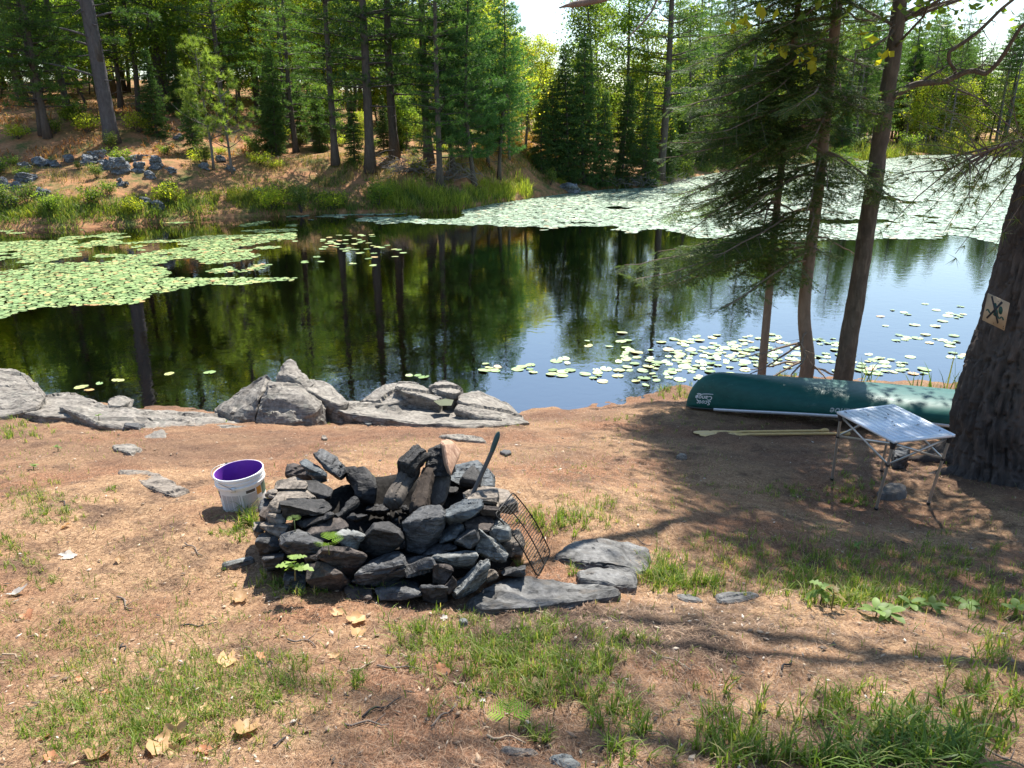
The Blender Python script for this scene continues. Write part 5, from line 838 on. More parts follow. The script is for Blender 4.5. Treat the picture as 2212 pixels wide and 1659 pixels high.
def leaning_maple():
    rng = np.random.default_rng(63); px = [(1820, 832), (1827, 780), (1835, 720), (1850, 640), (1862, 560), (1885, 420), (1905, 280), (1925, 150), (1945, 0), (1962, -140)]; yd = 9.5; P = path3(px, yd); P[0, 2] -= .2; o0 = P[0].copy(); root = empty("maple_tree", o0, "dark leaning maple with a long crooked limb, rightmost of the trio", "tree"); P = P - o0; P = np.concatenate([P, [P[-1] + (P[-1] - P[-2]) * 2.2, P[-1] + (P[-1] - P[-2]) * 5]])
    mb = MB(); t = np.linspace(0, 1, 120); sg = np.linspace(0, 1, len(P)); PT = np.stack([np.interp(t, sg, P[:, c]) for c in range(3)], 1); rr_ = np.interp(PT[:, 2], [0, .3, 1.5, 3, 5, 9], np.array([24, 19.5, 17, 15.5, 12, 4]) / FPX * 10); mb.tube(PT, rr_, 20); o = mb.build("trunk", MAPB, root, True); me = o.data; V = np.array([v.co for v in me.vertices]); N = np.array([v.normal for v in me.vertices]); V += N * (fbm(V * [1, 1, .3], 16, 3, 8) * .010)[:, None]; me.vertices.foreach_set("co", V.astype(np.float32).ravel())
    def limb(name, px, r, y0=9.5, y1=8.6, sides=8):
        n_ = len(px); Q = np.array([P_d(x, y, y0 + (y1 - y0) * k / (n_ - 1)) - o0 for k, (x, y) in enumerate(px)]); t = np.linspace(0, 1, n_ * 4); Q = np.stack([np.interp(t, np.linspace(0, 1, n_), Q[:, c]) for c in range(3)], 1); Q[1:-1] = (Q[:-2] + 2 * Q[1:-1] + Q[2:]) / 4; m = MB(); m.tube(Q, np.interp(t, np.linspace(0, 1, len(r)), r), sides)
        for _ in range(int(n_ * 1.5)):
            k = rng.integers(3, len(Q)); e = rng.normal(0, .16, 3); m.tube(np.stack([Q[k], Q[k] + e * .5 + rng.normal(0, .03, 3), Q[k] + e]), [.006, .004, .0015], 4, False)
        return m.build(name, MAPB, root, True)
    limb("limb", [(1910, 224), (1938, 205), (1962, 188), (1985, 180), (2015, 178), (2042, 176), (2068, 163), (2085, 156), (2102, 152), (2128, 160), (2142, 150), (2158, 133), (2172, 112), (2185, 90), (2200, 66), (2225, 36)], [.04, .033, .028, .023, .016])
    limb("limb", [(2066, 162), (2060, 148), (2050, 132), (2049, 112), (2075, 96), (2108, 73), (2135, 48), (2162, 20), (2195, -6)], [.015, .021, .019, .015], 9.2, 8.9); limb("limb", [(1985, 180), (2008, 165), (2030, 152), (2050, 140)], [.02, .012, .006], 9.4, 9.3)
    limb("limb", [(1930, 60), (1925, 75), (1900, 92), (1870, 108), (1848, 110)], [.02, .012, .006], 9.5, 9.0); limb("limb", [(1945, 48), (1975, 30), (2005, 14), (2040, -6)], [.03, .022, .016], 9.5, 9.2); limb("limb", [(1895, 250), (1880, 245), (1860, 233), (1840, 220), (1818, 216)], [.018, .012, .006], 9.5, 9.3); limb("limb", [(2042, 176), (2075, 196), (2110, 210), (2135, 222), (2143, 234)], [.012, .008, .003], 9.2, 9.0)
    lp, c0 = [], MB()
    for k in range(70):
        z = rng.uniform(4.2, 9.5); a = rng.uniform(0, 6.28); ln = rng.uniform(.8, 2.2) * (1.25 - (z - 4) / 9); q = on_path(PT, z); e = q + np.array([math.cos(a) * ln, math.sin(a) * ln, ln * .35]); c0.tube(np.stack([q, (q + e) / 2 + rng.normal(0, .08, 3), e]), [.022, .014, .004], 4, False); m_ = 130; u = rng.uniform(.35, 1.05, (m_, 1)); lp.append(q + (e - q) * u + rng.normal(0, .24, (m_, 3)))
    c0.build("upper_limb", MAPB, root, True); V, F = leaves(np.concatenate(lp), .05, rng); mk("crown", V, F, L_GRN, root)
    # a few sunlit yellow leaves on thin twigs in front of the dark boughs
    sprs, tw = [], MB(); SUNNY = leafmat("leaves_sunny", [(0, (.34, .36, .03)), (1, (.50, .44, .05))], .6)
    for vx, vy, n_, s in ((1605, 52, 14, .1), (1688, 108, 6, .06), (1700, 112, 4, .05), (1752, 118, 5, .05), (1744, 136, 7, .07), (1902, 122, 4, .05), (1870, 70, 4, .06)):
        c = P_d(vx, vy, 8.9) - o0; sprs.append(c + rng.normal(0, s, (n_, 3)) * [1, .6, .55]); e = np.array([np.interp(c[2] + .4, PT[:, 2], PT[:, 0]), 0, c[2] + .4]); tw.tube(np.stack([e, (e + c) / 2 + [0, 0, .12], c]), [.006, .004, .0015], 4, False)
    tw.build("twig", MAPB, root, True)
    for q in sprs:
        V, F = leaves(q, .062, rng, .9)
        for k in range(len(F)): mk("leaf", V[F[k]], np.array([[0, 1, 2, 3]]), SUNNY, root)
leaning_maple()
def overhead_limb():                  # broken dead limb and a hanging twig that reach in from a tree beside the camp
    A = P_d(1207, 17, 5.2); root = empty("dead_limb", A, "broken dead limb with a torn end hanging in from above, over the sky gap", "branch"); rng = np.random.default_rng(70); M = barkmat("dead_limb_bark", (.12, .085, .065), (.30, .23, .19), 2., dist=.01)
    q = [P_d(x, y, d) - A for x, y, d in ((1207, 17, 5.2), (1222, 13, 5.2), (1237, 10, 5.2), (1262, 6, 5.25), (1297, -2, 5.3), (1420, -40, 5.7), (1700, -120, 7.3), (1962, -160, 9.5))]; mb = MB(); mb.tube(q, [.003, .009, .017, .02, .022, .03, .04, .05], 9); mb.build("limb", M, root, True)
    mb = MB(); mb.tube([P_d(x, y, d) - A for x, y, d in ((1420, -40, 5.6), (1421, -5, 5.6), (1408, 24, 5.58), (1395, 42, 5.55), (1370, 68, 5.5), (1350, 88, 5.5), (1330, 116, 5.5))], [.009, .008, .007, .006, .005, .003, .0015], 6); mb.tube([P_d(x, y, d) - A for x, y, d in ((1240, 11, 5.2), (1236, 20, 5.2), (1237, 36, 5.2))], [.004, .003, .001], 4); mb.build("twig", M, root, True)
overhead_limb()
# ================================================================ water lilies
PADM = None
def pad_material(name, stops):
    m, n, b = mat_new(name); g = node(n, "ShaderNodeNewGeometry"); oi = node(n, "ShaderNodeObjectInfo"); ad = node(n, "ShaderNodeMath", operation='ADD'); n.links.new(g.outputs["Random Per Island"], ad.inputs[0]); n.links.new(oi.outputs["Random"], ad.inputs[1]); fr_ = node(n, "ShaderNodeMath", operation='FRACT'); n.links.new(ad.outputs[0], fr_.inputs[0])
    n.links.new(ramp(n, fr_.outputs[0], stops), b.inputs[0]); b.inputs["Roughness"].default_value = .42; b.inputs["Specular IOR Level"].default_value = .8; return m
PAD = pad_material("lily_pad", [(0, (.13, .22, .06)), (.45, (.22, .33, .11)), (.8, (.33, .42, .16)), (.95, (.42, .42, .14)), (1, (.45, .25, .10))])
PADF = pad_material("pale_glare_lily_pad", [(0, (.14, .22, .13)), (.5, (.24, .34, .23)), (.85, (.36, .46, .34)), (.96, (.42, .45, .30)), (1, (.48, .34, .20))])  # far mat pads: sky glare put into a paler base colour than PAD
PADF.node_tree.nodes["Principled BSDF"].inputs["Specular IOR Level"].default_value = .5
def pads_mesh(P, r, rng, n=9):
    M = len(P); a0 = rng.uniform(0, 6.28, M); th = np.linspace(.18, 6.1, n); ang = a0[:, None] + th[None]; e = rng.uniform(.85, 1.05, (M, 1)); tilt = rng.normal(0, .05, (M, 2))
    rim = np.stack([P[:, :1] + r[:, None] * np.cos(ang) * e, P[:, 1:2] + r[:, None] * np.sin(ang), np.zeros((M, n))], -1); rim[..., 2] = .006 + np.abs(rng.normal(0, .003, (M, n))) + ((rim[..., 0] - P[:, :1]) * tilt[:, :1] + (rim[..., 1] - P[:, 1:2]) * tilt[:, 1:]).clip(-.004, .05)
    ctr = np.stack([P[:, 0] + .12 * r * np.cos(a0), P[:, 1] + .12 * r * np.sin(a0), np.full(M, .004)], -1)[:, None]; V = np.concatenate([ctr, rim], 1).reshape(-1, 3); i = np.arange(M)[:, None] * (n + 1); j = np.arange(n - 1)[None]
    return V, np.stack([i + 0 * j, i + 1 + j, i + 2 + j], -1).reshape(-1, 3)
def relax(P, r, tries=1):               # drop pads that lie mostly on another
    cell = {}; keep = []
    for k, (p, q) in enumerate(zip(P, r)):
        key = (int(p[0] / .3), int(p[1] / .3)); ok = True
        for a in (-1, 0, 1):
            for b in (-1, 0, 1):
                for m in cell.get((key[0] + a, key[1] + b), ()):
                    if (P[m][0] - p[0]) ** 2 + (P[m][1] - p[1]) ** 2 < (.82 * (q + r[m])) ** 2: ok = False
        if ok: cell.setdefault(key, []).append(k); keep.append(k)
    return np.array(keep, int)
def water_px(vx, vy):                   # pixels -> water surface
    d = np.stack([(vx - CX) / FPX, CP + (CY - vy) / FPX * SP, -SP + (CY - vy) / FPX * CP], -1); t = CAM_Z / -d[..., 2]; return d[..., :2] * t[..., None]
def to_px(x, y, z=0.):
    dz = z - CAM_Z; f = y * CP - dz * SP; u = y * SP + dz * CP; return CX + FPX * x / f, CY - FPX * u / f
# the wide mat on the right and the thinning mat on the left: dense fields cut by their outlines
RM_BOT = np.array([(640, 472), (760, 470), (840, 482), (930, 478), (1010, 482), (1060, 490), (1120, 494), (1180, 498), (1240, 490), (1300, 500), (1380, 505), (1440, 496), (1500, 512), (1620, 515), (1740, 520), (1860, 520), (2000, 520), (2090, 524), (2185, 528), (2400, 534)])
LM_BOT = np.array([(-200, 720), (0, 692), (20, 690), (45, 672), (100, 662), (160, 652), (300, 655), (312, 645), (290, 630), (430, 622), (480, 615), (500, 600), (470, 592), (540, 596), (600, 580), (640, 560)])
def mat_field(sp, x0, x1, y0, y1, seed, rmin, rmax, accept):
    """pads on a jittered hexagonal net, kept where ACCEPT says"""
    rng = np.random.default_rng(seed); ix, iy = np.meshgrid(np.arange(x0, x1, sp), np.arange(y0, y1, sp * .866)); ix = ix + (np.arange(ix.shape[0]) % 2)[:, None] * sp / 2; P = np.stack([ix.ravel(), iy.ravel()], 1); P += rng.uniform(-.3, .3, P.shape) * sp
    vx, vy = to_px(P[:, 0], P[:, 1]); ok = (vx > -520) & (vx < 2600) & (P[:, 1] < ys_far(P[:, 0]) - .1); P, vx, vy = P[ok], vx[ok], vy[ok]; nz_ = fbm(xyz(P[:, 0], P[:, 1]), .35, 3, seed); nf = fbm(xyz(P[:, 0], P[:, 1]), 1.2, 2, seed + 3); ok = accept(vx, vy, nz_, nf, rng); P = P[ok]; return P, rng.uniform(rmin, rmax, len(P))
P1, r1 = mat_field(.18, -12, 66, 21, 125, 1, .09, .14, lambda vx, vy, a, b, g: (vy < np.interp(vx, RM_BOT[:, 0], RM_BOT[:, 1]) + 7 * a + 5 * b) & (vx > 620 + 40 * a) & (a + .6 * b > -.95 - .0 * vx) & ((vx > 1000) | (a + b * .7 > -.25 + (1000 - vx) / 900)))
P2, r2 = mat_field(.135, -30, -2, 14, 32, 2, .05, .095, lambda vx, vy, a, b, g: (vx < 640) & (((vy < 640 - vx * .1 + 0 * a) & (vy > 520) & (a + .8 * b > -.55 + np.clip((vx - 250) / 450, 0, 1.2))) | ((vy <= 525) & (a + .8 * b > .12 + np.clip((vx - 300) / 900, 0, 1))) | ((vy >= 600) & (vy < np.interp(vx, [-520, 0, 45, 100, 160, 300, 340, 480], [740, 692, 672, 662, 650, 652, 630, 612]) + 8 * b + 9 * a))))
P3 = water_px(*np.array([(700 + q * 12.5 + random.uniform(-6, 6), 530 + 16 * math.sin(q * .45) * .4 + q * .9 + random.uniform(-4, 4)) for q in range(15)] + [(715 + random.uniform(-20, 90), 515 + random.uniform(-8, 14)) for _ in range(26)] + [(random.uniform(640, 880), random.uniform(530, 575)) for _ in range(14)]).T); r3 = np.full(len(P3), .11)
# loose pads close to the near shore, each one its own object
NEAR = []
rngp = np.random.default_rng(5)
for cx_, cy_, rx, ry, n_ in ((1060, 793, 24, 9, 9), (1145, 800, 30, 10, 9), (1205, 782, 26, 10, 10), (1215, 806, 32, 8, 7), (1300, 810, 36, 14, 14), (1360, 770, 40, 16, 14), (1420, 800, 50, 22, 34), (1470, 775, 45, 25, 40), (1540, 760, 55, 22, 62), (1600, 770, 70, 22, 60), (1640, 738, 60, 16, 26), (1700, 775, 40, 20, 30), (1520, 800, 40, 14, 22), (1770, 738, 40, 10, 12), (1790, 770, 40, 16, 14), (1880, 790, 50, 22, 44), (1900, 815, 50, 14, 22),
        (1950, 800, 45, 18, 26), (1955, 730, 26, 8, 8), (2040, 740, 40, 14, 10), (2060, 770, 30, 10, 8), (2000, 700, 110, 40, 10), (1960, 676, 12, 4, 4), (2060, 682, 22, 6, 9), (1480, 735, 40, 8, 8), (1330, 745, 60, 30, 8), (905, 815, 20, 8, 5), (455, 806, 14, 3, 2), (365, 808, 6, 3, 1), (225, 832, 10, 3, 1), (260, 822, 10, 3, 1), (190, 838, 18, 5, 3), (625, 842, 8, 6, 2), (860, 845, 6, 5, 2), (740, 540, 20, 6, 0)):
    for _ in range(int(n_ * 1.35)): NEAR.append((cx_ + rngp.normal(0, .55) * rx, cy_ + rngp.normal(0, .55) * ry))
NP = water_px(*np.array(NEAR).T); nr_ = rngp.uniform(.05, .105, len(NP)); kk = relax(NP, nr_); kk = kk[NP[kk, 1] > ys_near(NP[kk, 0]) + .15]; kk = kk[np.argsort(NP[kk, 1])][:300]
protos = []
for k in range(8): V, F = pads_mesh(np.zeros((1, 2)), np.array([.1]), rngp, 22); protos.append((V, F))
first = []
for q, k in enumerate(kk):
    vx = to_px(*NP[k])[0]; left = vx < 1000
    if q < 8: o = mk("lily_pad", *protos[q], PAD); first.append(o)
    else: o = first[q % 8].copy(); C.objects.link(o)
    s = nr_[k] / .1; o.location = (NP[k, 0], NP[k, 1], .001); o.scale = (s, s, 1); o.rotation_euler[2] = rngp.uniform(0, 6.28)
    lb, gp = ("single lily pad floating on the dark water near the left and middle rocks", "stray lily pads near the rocks") if left else (("round lily pad in the loose scatter between the sky reflection and the canoe bow", "lily pads beyond the canoe bow") if vx < 1640 else ("round lily pad floating on the bright water right of the slim fir", "lily pads right of the slim fir"))
    tag(o, lb, "lily pad", gp)
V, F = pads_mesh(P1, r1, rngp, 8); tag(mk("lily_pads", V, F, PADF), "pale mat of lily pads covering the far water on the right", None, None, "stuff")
V, F = pads_mesh(np.concatenate([P2, P3]), np.concatenate([r2, r3]), rngp, 11); tag(mk("lily_pads", V, F, PAD), "green mat of lily pads thinning out on the left water", None, None, "stuff")
# ================================================================ grass, reeds, litter
def blades(base, h, wd, rng, bend=.5, lean=None):
    """curved blades of two quads and a tip"""
    M = len(base); a = rng.uniform(0, 6.28, M); d = np.stack([np.cos(a), np.sin(a), 0 * a], 1); s = np.stack([-np.sin(a + rng.normal(0, .6, M)), np.cos(a), 0 * a], 1) * (wd / 2)[:, None]; b = np.abs(rng.normal(bend, .3, M)); V = []
    for f, wv in ((0, 1.), (.4, .95), (.75, .65)):
        c = base + d * (h * b * f * f)[:, None]; c[:, 2] += h * f * (1 - .28 * b * f); V += [c - s * wv, c + s * wv]
    c = base + d * (h * b)[:, None]; c[:, 2] += h * (1 - .33 * b - .25 * np.clip(b - .7, 0, 2)); V.append(c); V = np.stack(V, 1).reshape(-1, 3); k = np.arange(M)[:, None] * 7
    Q = np.concatenate([k + np.array([[0, 1, 3, 2]]), k + np.array([[2, 3, 5, 4]])]); return V, [Q, k + np.array([[4, 5, 6]])]
def ground_px(vx, vy):
    d = np.stack([(vx - CX) / FPX, CP + (CY - vy) / FPX * SP, -SP + (CY - vy) / FPX * CP], -1); z = np.full(len(vx), 1.2)
    for _ in range(14): t = (CAM_Z - z) / -d[:, 2]; p = d[:, :2] * t[:, None]; z = .5 * z + .5 * terrain(p[:, 0], p[:, 1])
    return np.concatenate([p, z[:, None]], 1)
GRASS = leafmat("grass_blade", [(0, (.09, .15, .025)), (.55, (.17, .25, .04)), (.8, (.26, .33, .08)), (.9, (.42, .36, .16)), (1, (.48, .38, .20))], .45)
LUSH = leafmat("grass_lush", [(0, (.06, .12, .02)), (.6, (.12, .20, .035)), (.9, (.21, .29, .06)), (1, (.36, .32, .13))], .42, rough=.5, gloss=.25)
DRYG = leafmat("grass_dry", [(0, (.10, .12, .03)), (.4, (.24, .21, .07)), (.8, (.40, .31, .13)), (1, (.45, .25, .12))], .35)
rng = np.random.default_rng(80)
PATCH = [  # cx, cy, rx, ry, blades, height, width
 (420,1480,190,110,2600,.055,.0035),(300,1540,180,80,2000,.06,.0035),(620,1480,100,50,700,.065,.0035),(150,1400,150,70,900,.05,.003),(130,1560,140,90,900,.055,.0035),(300,1330,240,60,500,.04,.003),
 (80,1080,90,40,650,.055,.004),(20,1180,70,50,350,.05,.004),(60,1240,70,40,200,.05,.004),(120,1110,60,20,250,.06,.004),(240,1060,14,7,60,.05,.004),
 (1010,1400,120,50,1500,.085,.004),(1150,1430,130,60,2000,.09,.004),(1080,1480,150,50,1100,.08,.004),(1200,1500,90,40,600,.09,.004),(900,1370,60,25,450,.07,.004),(880,1420,30,30,220,.08,.004),(770,1470,20,28,150,.08,.004),(1170,1370,60,25,350,.09,.004),(1340,1390,70,50,700,.07,.004),(1290,1440,60,50,420,.08,.004),(1340,1560,60,60,500,.10,.005),(1160,1590,30,20,180,.08,.004),
 (1440,1240,45,30,950,.11,.005),(1470,1265,70,20,700,.11,.005),(1530,1270,40,16,300,.09,.005),(1180,1130,50,25,520,.10,.005),(1240,1125,60,22,500,.09,.005),(1290,1095,90,30,500,.06,.004),(1120,1225,14,10,90,.08,.004),(1235,1240,14,8,90,.08,.004),(1100,1200,30,14,130,.07,.004),
 (1650,1195,160,40,1400,.075,.004),(1850,1220,170,50,1700,.085,.0045),(1780,1265,150,26,1400,.10,.005),(2000,1250,150,50,1300,.085,.0045),(2090,1190,80,40,500,.07,.004),(1960,1300,160,22,2000,.13,.006),(1830,1300,70,16,700,.12,.006),(2150,1300,60,40,500,.10,.005),
 (1700,1063,60,16,520,.06,.004),(1840,1050,50,30,500,.07,.005),(1560,1050,90,20,260,.05,.004),(1840,1085,40,12,360,.07,.005),(1500,920,40,16,200,.05,.004),(1420,1090,80,40,400,.04,.003),(1560,1110,100,30,300,.04,.003),(1250,1010,50,14,120,.035,.003),(1380,930,60,20,120,.035,.003),(1600,925,40,10,150,.05,.004),
 (2000,1580,190,70,1500,.17,.0075),(1960,1620,150,60,900,.20,.008),(2120,1500,110,90,1000,.13,.006),(1800,1540,120,60,600,.10,.005),(1580,1600,110,50,600,.11,.006),(1490,1640,90,20,320,.13,.006),(1700,1650,120,20,400,.12,.006),(1450,1500,120,60,350,.05,.004),(2150,1400,80,40,450,.10,.005),(1880,1650,140,30,450,.2,.008),
 (30,915,60,26,950,.13,.006),(140,838,34,8,360,.10,.006),(185,838,20,6,150,.10,.006),(20,940,60,14,400,.10,.006),(480,905,8,5,40,.06,.005),(1450,845,40,14,650,.16,.007),(1480,850,30,10,250,.15,.007),(1690,812,30,8,200,.12,.006),(900,822,14,5,120,.10,.006),(1000,832,16,5,140,.08,.006),(965,825,12,4,80,.1,.006),
 (548,1090,16,24,560,.22,.007),(540,1130,26,24,560,.15,.006),(520,1150,40,18,300,.06,.004),(590,1260,60,20,380,.07,.004),(780,1285,20,12,130,.13,.005),(850,1285,26,10,110,.12,.005),(900,1290,18,8,60,.1,.004),(660,1275,50,14,200,.06,.004),(1000,1330,60,16,120,.05,.004),(930,905,20,5,60,.05,.004),(870,908,16,5,50,.05,.004),(690,905,40,8,70,.05,.004),(1340,905,30,8,120,.05,.004),(1080,915,40,8,60,.04,.003)]
gb, gh, gw, lb_, lh, lw = [], [], [], [], [], []
for cx_, cy_, rx, ry, n_, h_, w_ in PATCH:
    n_ = int(n_ * (1.15 if h_ < .07 and cx_ < 1400 else .62 if h_ < .125 else .36)); h_ *= .8 if h_ < .125 else .58
    nc = max(3, n_ // 9); cc = rng.normal(0, .62, (nc, 2)); k = rng.integers(0, nc, n_); o = cc[k] + rng.normal(0, .055, (n_, 2)); b = ground_px(cx_ + o[:, 0] * rx, cy_ + o[:, 1] * ry); b[:, 2] -= .006; hh = h_ * rng.uniform(.45, 1.25, n_); (lb_ if h_ >= .1 else gb).append(b); (lh if h_ >= .1 else gh).append(hh); (lw if h_ >= .1 else gw).append(w_ * rng.uniform(.6, 1.1, n_))
n_ = 9000; b = np.stack([rng.uniform(-5.5, 6, n_), rng.uniform(1.5, 8.5, n_)], 1); ok = fbm(xyz(b[:, 0], b[:, 1]), .8, 3, 4) > .05; b = b[ok]; gb.append(np.concatenate([b, terrain(b[:, 0], b[:, 1])[:, None] - .004], 1)); gh.append(rng.uniform(.02, .06, len(b))); gw.append(np.full(len(b), .003))
V, F = blades(np.concatenate(gb), np.concatenate(gh), np.concatenate(gw), rng, .55); tag(mk("grass", V, F, GRASS), "thin short grass tufts in the needle litter", kind="stuff")
V, F = blades(np.concatenate(lb_), np.concatenate(lh), np.concatenate(lw), rng, .85); tag(mk("grass", V, F, LUSH), "long lush grass clumps", kind="stuff")
# pine needle litter and chips: density falls off with distance
def litter(n, seed):
    r = np.random.default_rng(seed); y = 1.5 * (9.6 / 1.5) ** r.random(n); x = r.uniform(-.9, .9, n) * (y + .5); ok = y < ys_near(x) - .3; x, y = x[ok], y[ok]; return np.stack([x, y, terrain(x, y)], 1), r
LIT = leafmat("fallen_needles", [(0, (.05, .028, .018)), (.3, (.19, .10, .055)), (.6, (.36, .20, .11)), (.85, (.56, .37, .22)), (1, (.12, .085, .06))], .1)
P, r = litter(120000, 90); M = len(P); sc1 = (.6 + P[:, 1] * .13); a = r.uniform(0, 6.28, M); d = np.stack([np.cos(a), np.sin(a), r.normal(0, .12, M)], 1) * (r.uniform(.010, .026, M) * (.7 + .3 * sc1))[:, None]; s = np.stack([-np.sin(a), np.cos(a), 0 * a], 1) * (.0007 * sc1 * r.uniform(.7, 1.3, M))[:, None]; P[:, 2] += .004 + np.abs(d[:, 2]) * .6 + r.uniform(0, .006, M)
k = d * r.normal(0, .12, (M, 1))[:, [0]] ; mid = P + np.stack([-d[:, 1], d[:, 0], 0 * a], 1) * r.normal(0, .18, (M, 1)); V = np.stack([P - d - s, P - d + s, mid + s, mid - s, P + d], 1).reshape(-1, 3); q = np.arange(M)[:, None] * 5
tag(mk("needle_litter", V, [q + np.array([[0, 1, 2, 3]]), q + np.array([[3, 2, 4]])], LIT), kind="stuff")
P, r = litter(4200, 91); M = len(P); a = r.uniform(0, 6.28, M); L_ = r.uniform(.004, .02, M) * r.uniform(.5, 1.2, M); d = np.stack([np.cos(a), np.sin(a), r.normal(0, .15, M)], 1) * L_[:, None]; s = np.stack([-np.sin(a), np.cos(a), r.normal(0, .2, M)], 1) * (L_ * r.uniform(.18, .5, M))[:, None]; P[:, 2] += .008; t = np.array([0, 0, .002])
V = np.stack([P - d, P - s, P + d * .9, P + s, P - d + t, P - s + t, P + d * .9 + t, P + s + t], 1).reshape(-1, 3); q = np.arange(M)[:, None] * 8
tag(mk("wood_chips", V, np.concatenate([q + np.array([w_]) for w_ in ([4, 5, 6, 7], [0, 1, 5, 4], [1, 2, 6, 5], [2, 3, 7, 6], [3, 0, 4, 7])]), leafmat("chips", [(0, (.06, .045, .035)), (.5, (.26, .18, .12)), (.85, (.48, .35, .23)), (1, (.62, .56, .48))], .02)), kind="stuff")
# dry leaves
def dry_leaf_mesh(seed, lobed):
    r = np.random.default_rng(seed); n_ = 26; th = np.linspace(0, 2 * np.pi, n_, endpoint=False); rad = (.62 + .38 * np.abs(np.cos(th * 2.5)) ** .7 if lobed else .8 + .1 * np.cos(th * 7)) * r.uniform(.85, 1.1, n_) * np.where(np.cos(th) < -.9, .6, 1); rings = []
    for f in (.35, .7, 1.): x = np.cos(th) * rad * f * .5; y = np.sin(th) * rad * f * .36; rings.append(np.stack([x, y, 0 * x], 1))
    V = np.concatenate([[[0, 0, 0]]] + rings); V[:, 2] = .55 * V[:, 1] ** 2 * r.uniform(.8, 3.4) + .35 * V[:, 0] ** 2 * r.uniform(-.4, 2.6) + .07 * fbm(V, 4, 2, seed) + .06 * np.abs(V[:, 1]); k = np.arange(n_); k2 = (k + 1) % n_
    T = np.stack([0 * k, 1 + k, 1 + k2], 1); Q = np.concatenate([np.stack([1 + a * n_ + k, 1 + (a + 1) * n_ + k, 1 + (a + 1) * n_ + k2, 1 + a * n_ + k2], 1) for a in (0, 1)]); return V, [T, Q]
DL = leafmat("dry_leaf_tan", [(0, (.44, .26, .12)), (1, (.58, .38, .20))], .3, (1.1, .9, .6)); DR = leafmat("dry_leaf_rust", [(0, (.42, .18, .09)), (1, (.52, .26, .13))], .3, (1.1, .8, .5)); DW = leafmat("dry_leaf_grey", [(0, (.40, .36, .31)), (1, (.55, .50, .45))], .1)
c7 = lambda x, y, w_: (x / 3, 1106 + y / 3, w_ / 3); c6 = lambda x, y, w_: (714 + x * .3437, 1255.7 + y * .3437, w_ * .3437)
LEAFS = [(c7(185,690,95),DR,"reddish curled dry leaf on the litter far left of the fire ring"),(c7(1560,580,120),DL,"pale dry leaf in the patch of shade left of the fire ring"),(c7(1470,980,125),DL,"pale folded dry leaf above the grass in the left foreground"),(c7(1330,1300,80),DL,"pale dry leaf standing in the left grass above the leaf cluster"),(c7(1155,1340,95),DL,"tan dry leaf at the top of the cluster of curled leaves"),(c7(1140,1395,100),DL,"narrow tan dry leaf just above the big curled one of the cluster"),(c7(1130,1470,150),DL,"big curled tan dry leaf in the middle of the cluster"),(c7(1030,1555,175),DL,"large arched dry leaf at the bottom of the cluster"),(c7(1125,1570,85),DL,"tan dry leaf right of the large arched one"),
 (c7(640,1590,175),DL,"large tent shaped dry leaf at the lower edge of the left grass"),(c7(1590,1440,180),DL,"large curled dry leaf alone on bare litter right of the cluster"),(c7(1390,1530,85),DL,"pale dry leaf below the lone curled leaf"),(c7(1315,1565,90),DR,"rust coloured narrow dry leaf right of the cluster"),(c7(330,1610,95),DR,"rust brown dry leaf at the lower left edge"),(c7(500,1420,80),DL,"tan dry leaf in the left grass"),(c7(290,1480,80),DL,"pale dry leaf left in the grass above the rust brown one"),(c7(1170,1085,60),DL,"small pale leaf in the left grass below the folded one"),(c7(700,1180,50),DR,"small rust leaf in the middle of the left grass"),(c7(1690,950,60),DR,"small orange leaf on bare litter right of the folded pale leaf"),(c7(520,1095,50),DR,"small rust leaf near the upper edge of the left grass"),(c7(780,325,60),DL,"pale dry leaf on bare litter left of the thin flat stone"),(c7(440,300,85),DW,"whitish dry leaf on the litter at the left"),(c7(435,100,70),DL,"tan dry leaf standing on the litter below the left grass patch"),(c7(110,545,100),DW,"greyish dry leaf near the left edge"),(c7(1130,1240,60),DL,"pale leaf half hidden in the left grass above the cluster"),(c7(110,1310,70),DL,"pale dry leaf at the far left in the grass"),
 (c6(160,260,115),DL,"tan dry leaf just in front of the fire ring"),(c6(170,340,110),DL,"tan dry leaf below another one in front of the fire ring"),(c6(700,585,105),DR,"rust tan lobed leaf in the middle grass"),(c6(1320,690,150),DL,"large pale lobed leaf in the middle grass"),(c6(40,215,70),DL,"small tan leaf left of the two leaves in front of the ring"),(c6(1195,597,35),DR,"tiny rust leaf above the large pale lobed leaf"),(c6(20,480,60),DL,"pale leaf at the left of the middle grass"),(c6(715,240,45),DW,"small whitish leaf in front of the long bluish slab"),(c6(950,765,50),DW,"small white bark chip in the middle grass")]
for k, ((vx, vy, wv), m_, lb) in enumerate(LEAFS):
    p = G(vx, vy); dp = p[1] * CP + (CAM_Z - p[2]) * SP; s = wv / FPX * dp * 1.4; o = mk("dry_leaf", *dry_leaf_mesh(200 + k, k % 3 != 1), m_, None, True, p + [0, 0, .006 + .06 * s]); o.scale = (s,) * 3; o.rotation_euler = (random.uniform(-.4, .4), random.uniform(-.35, .35), random.uniform(0, 6.28)); tag(o, lb, "leaf", "dry leaves on the litter")
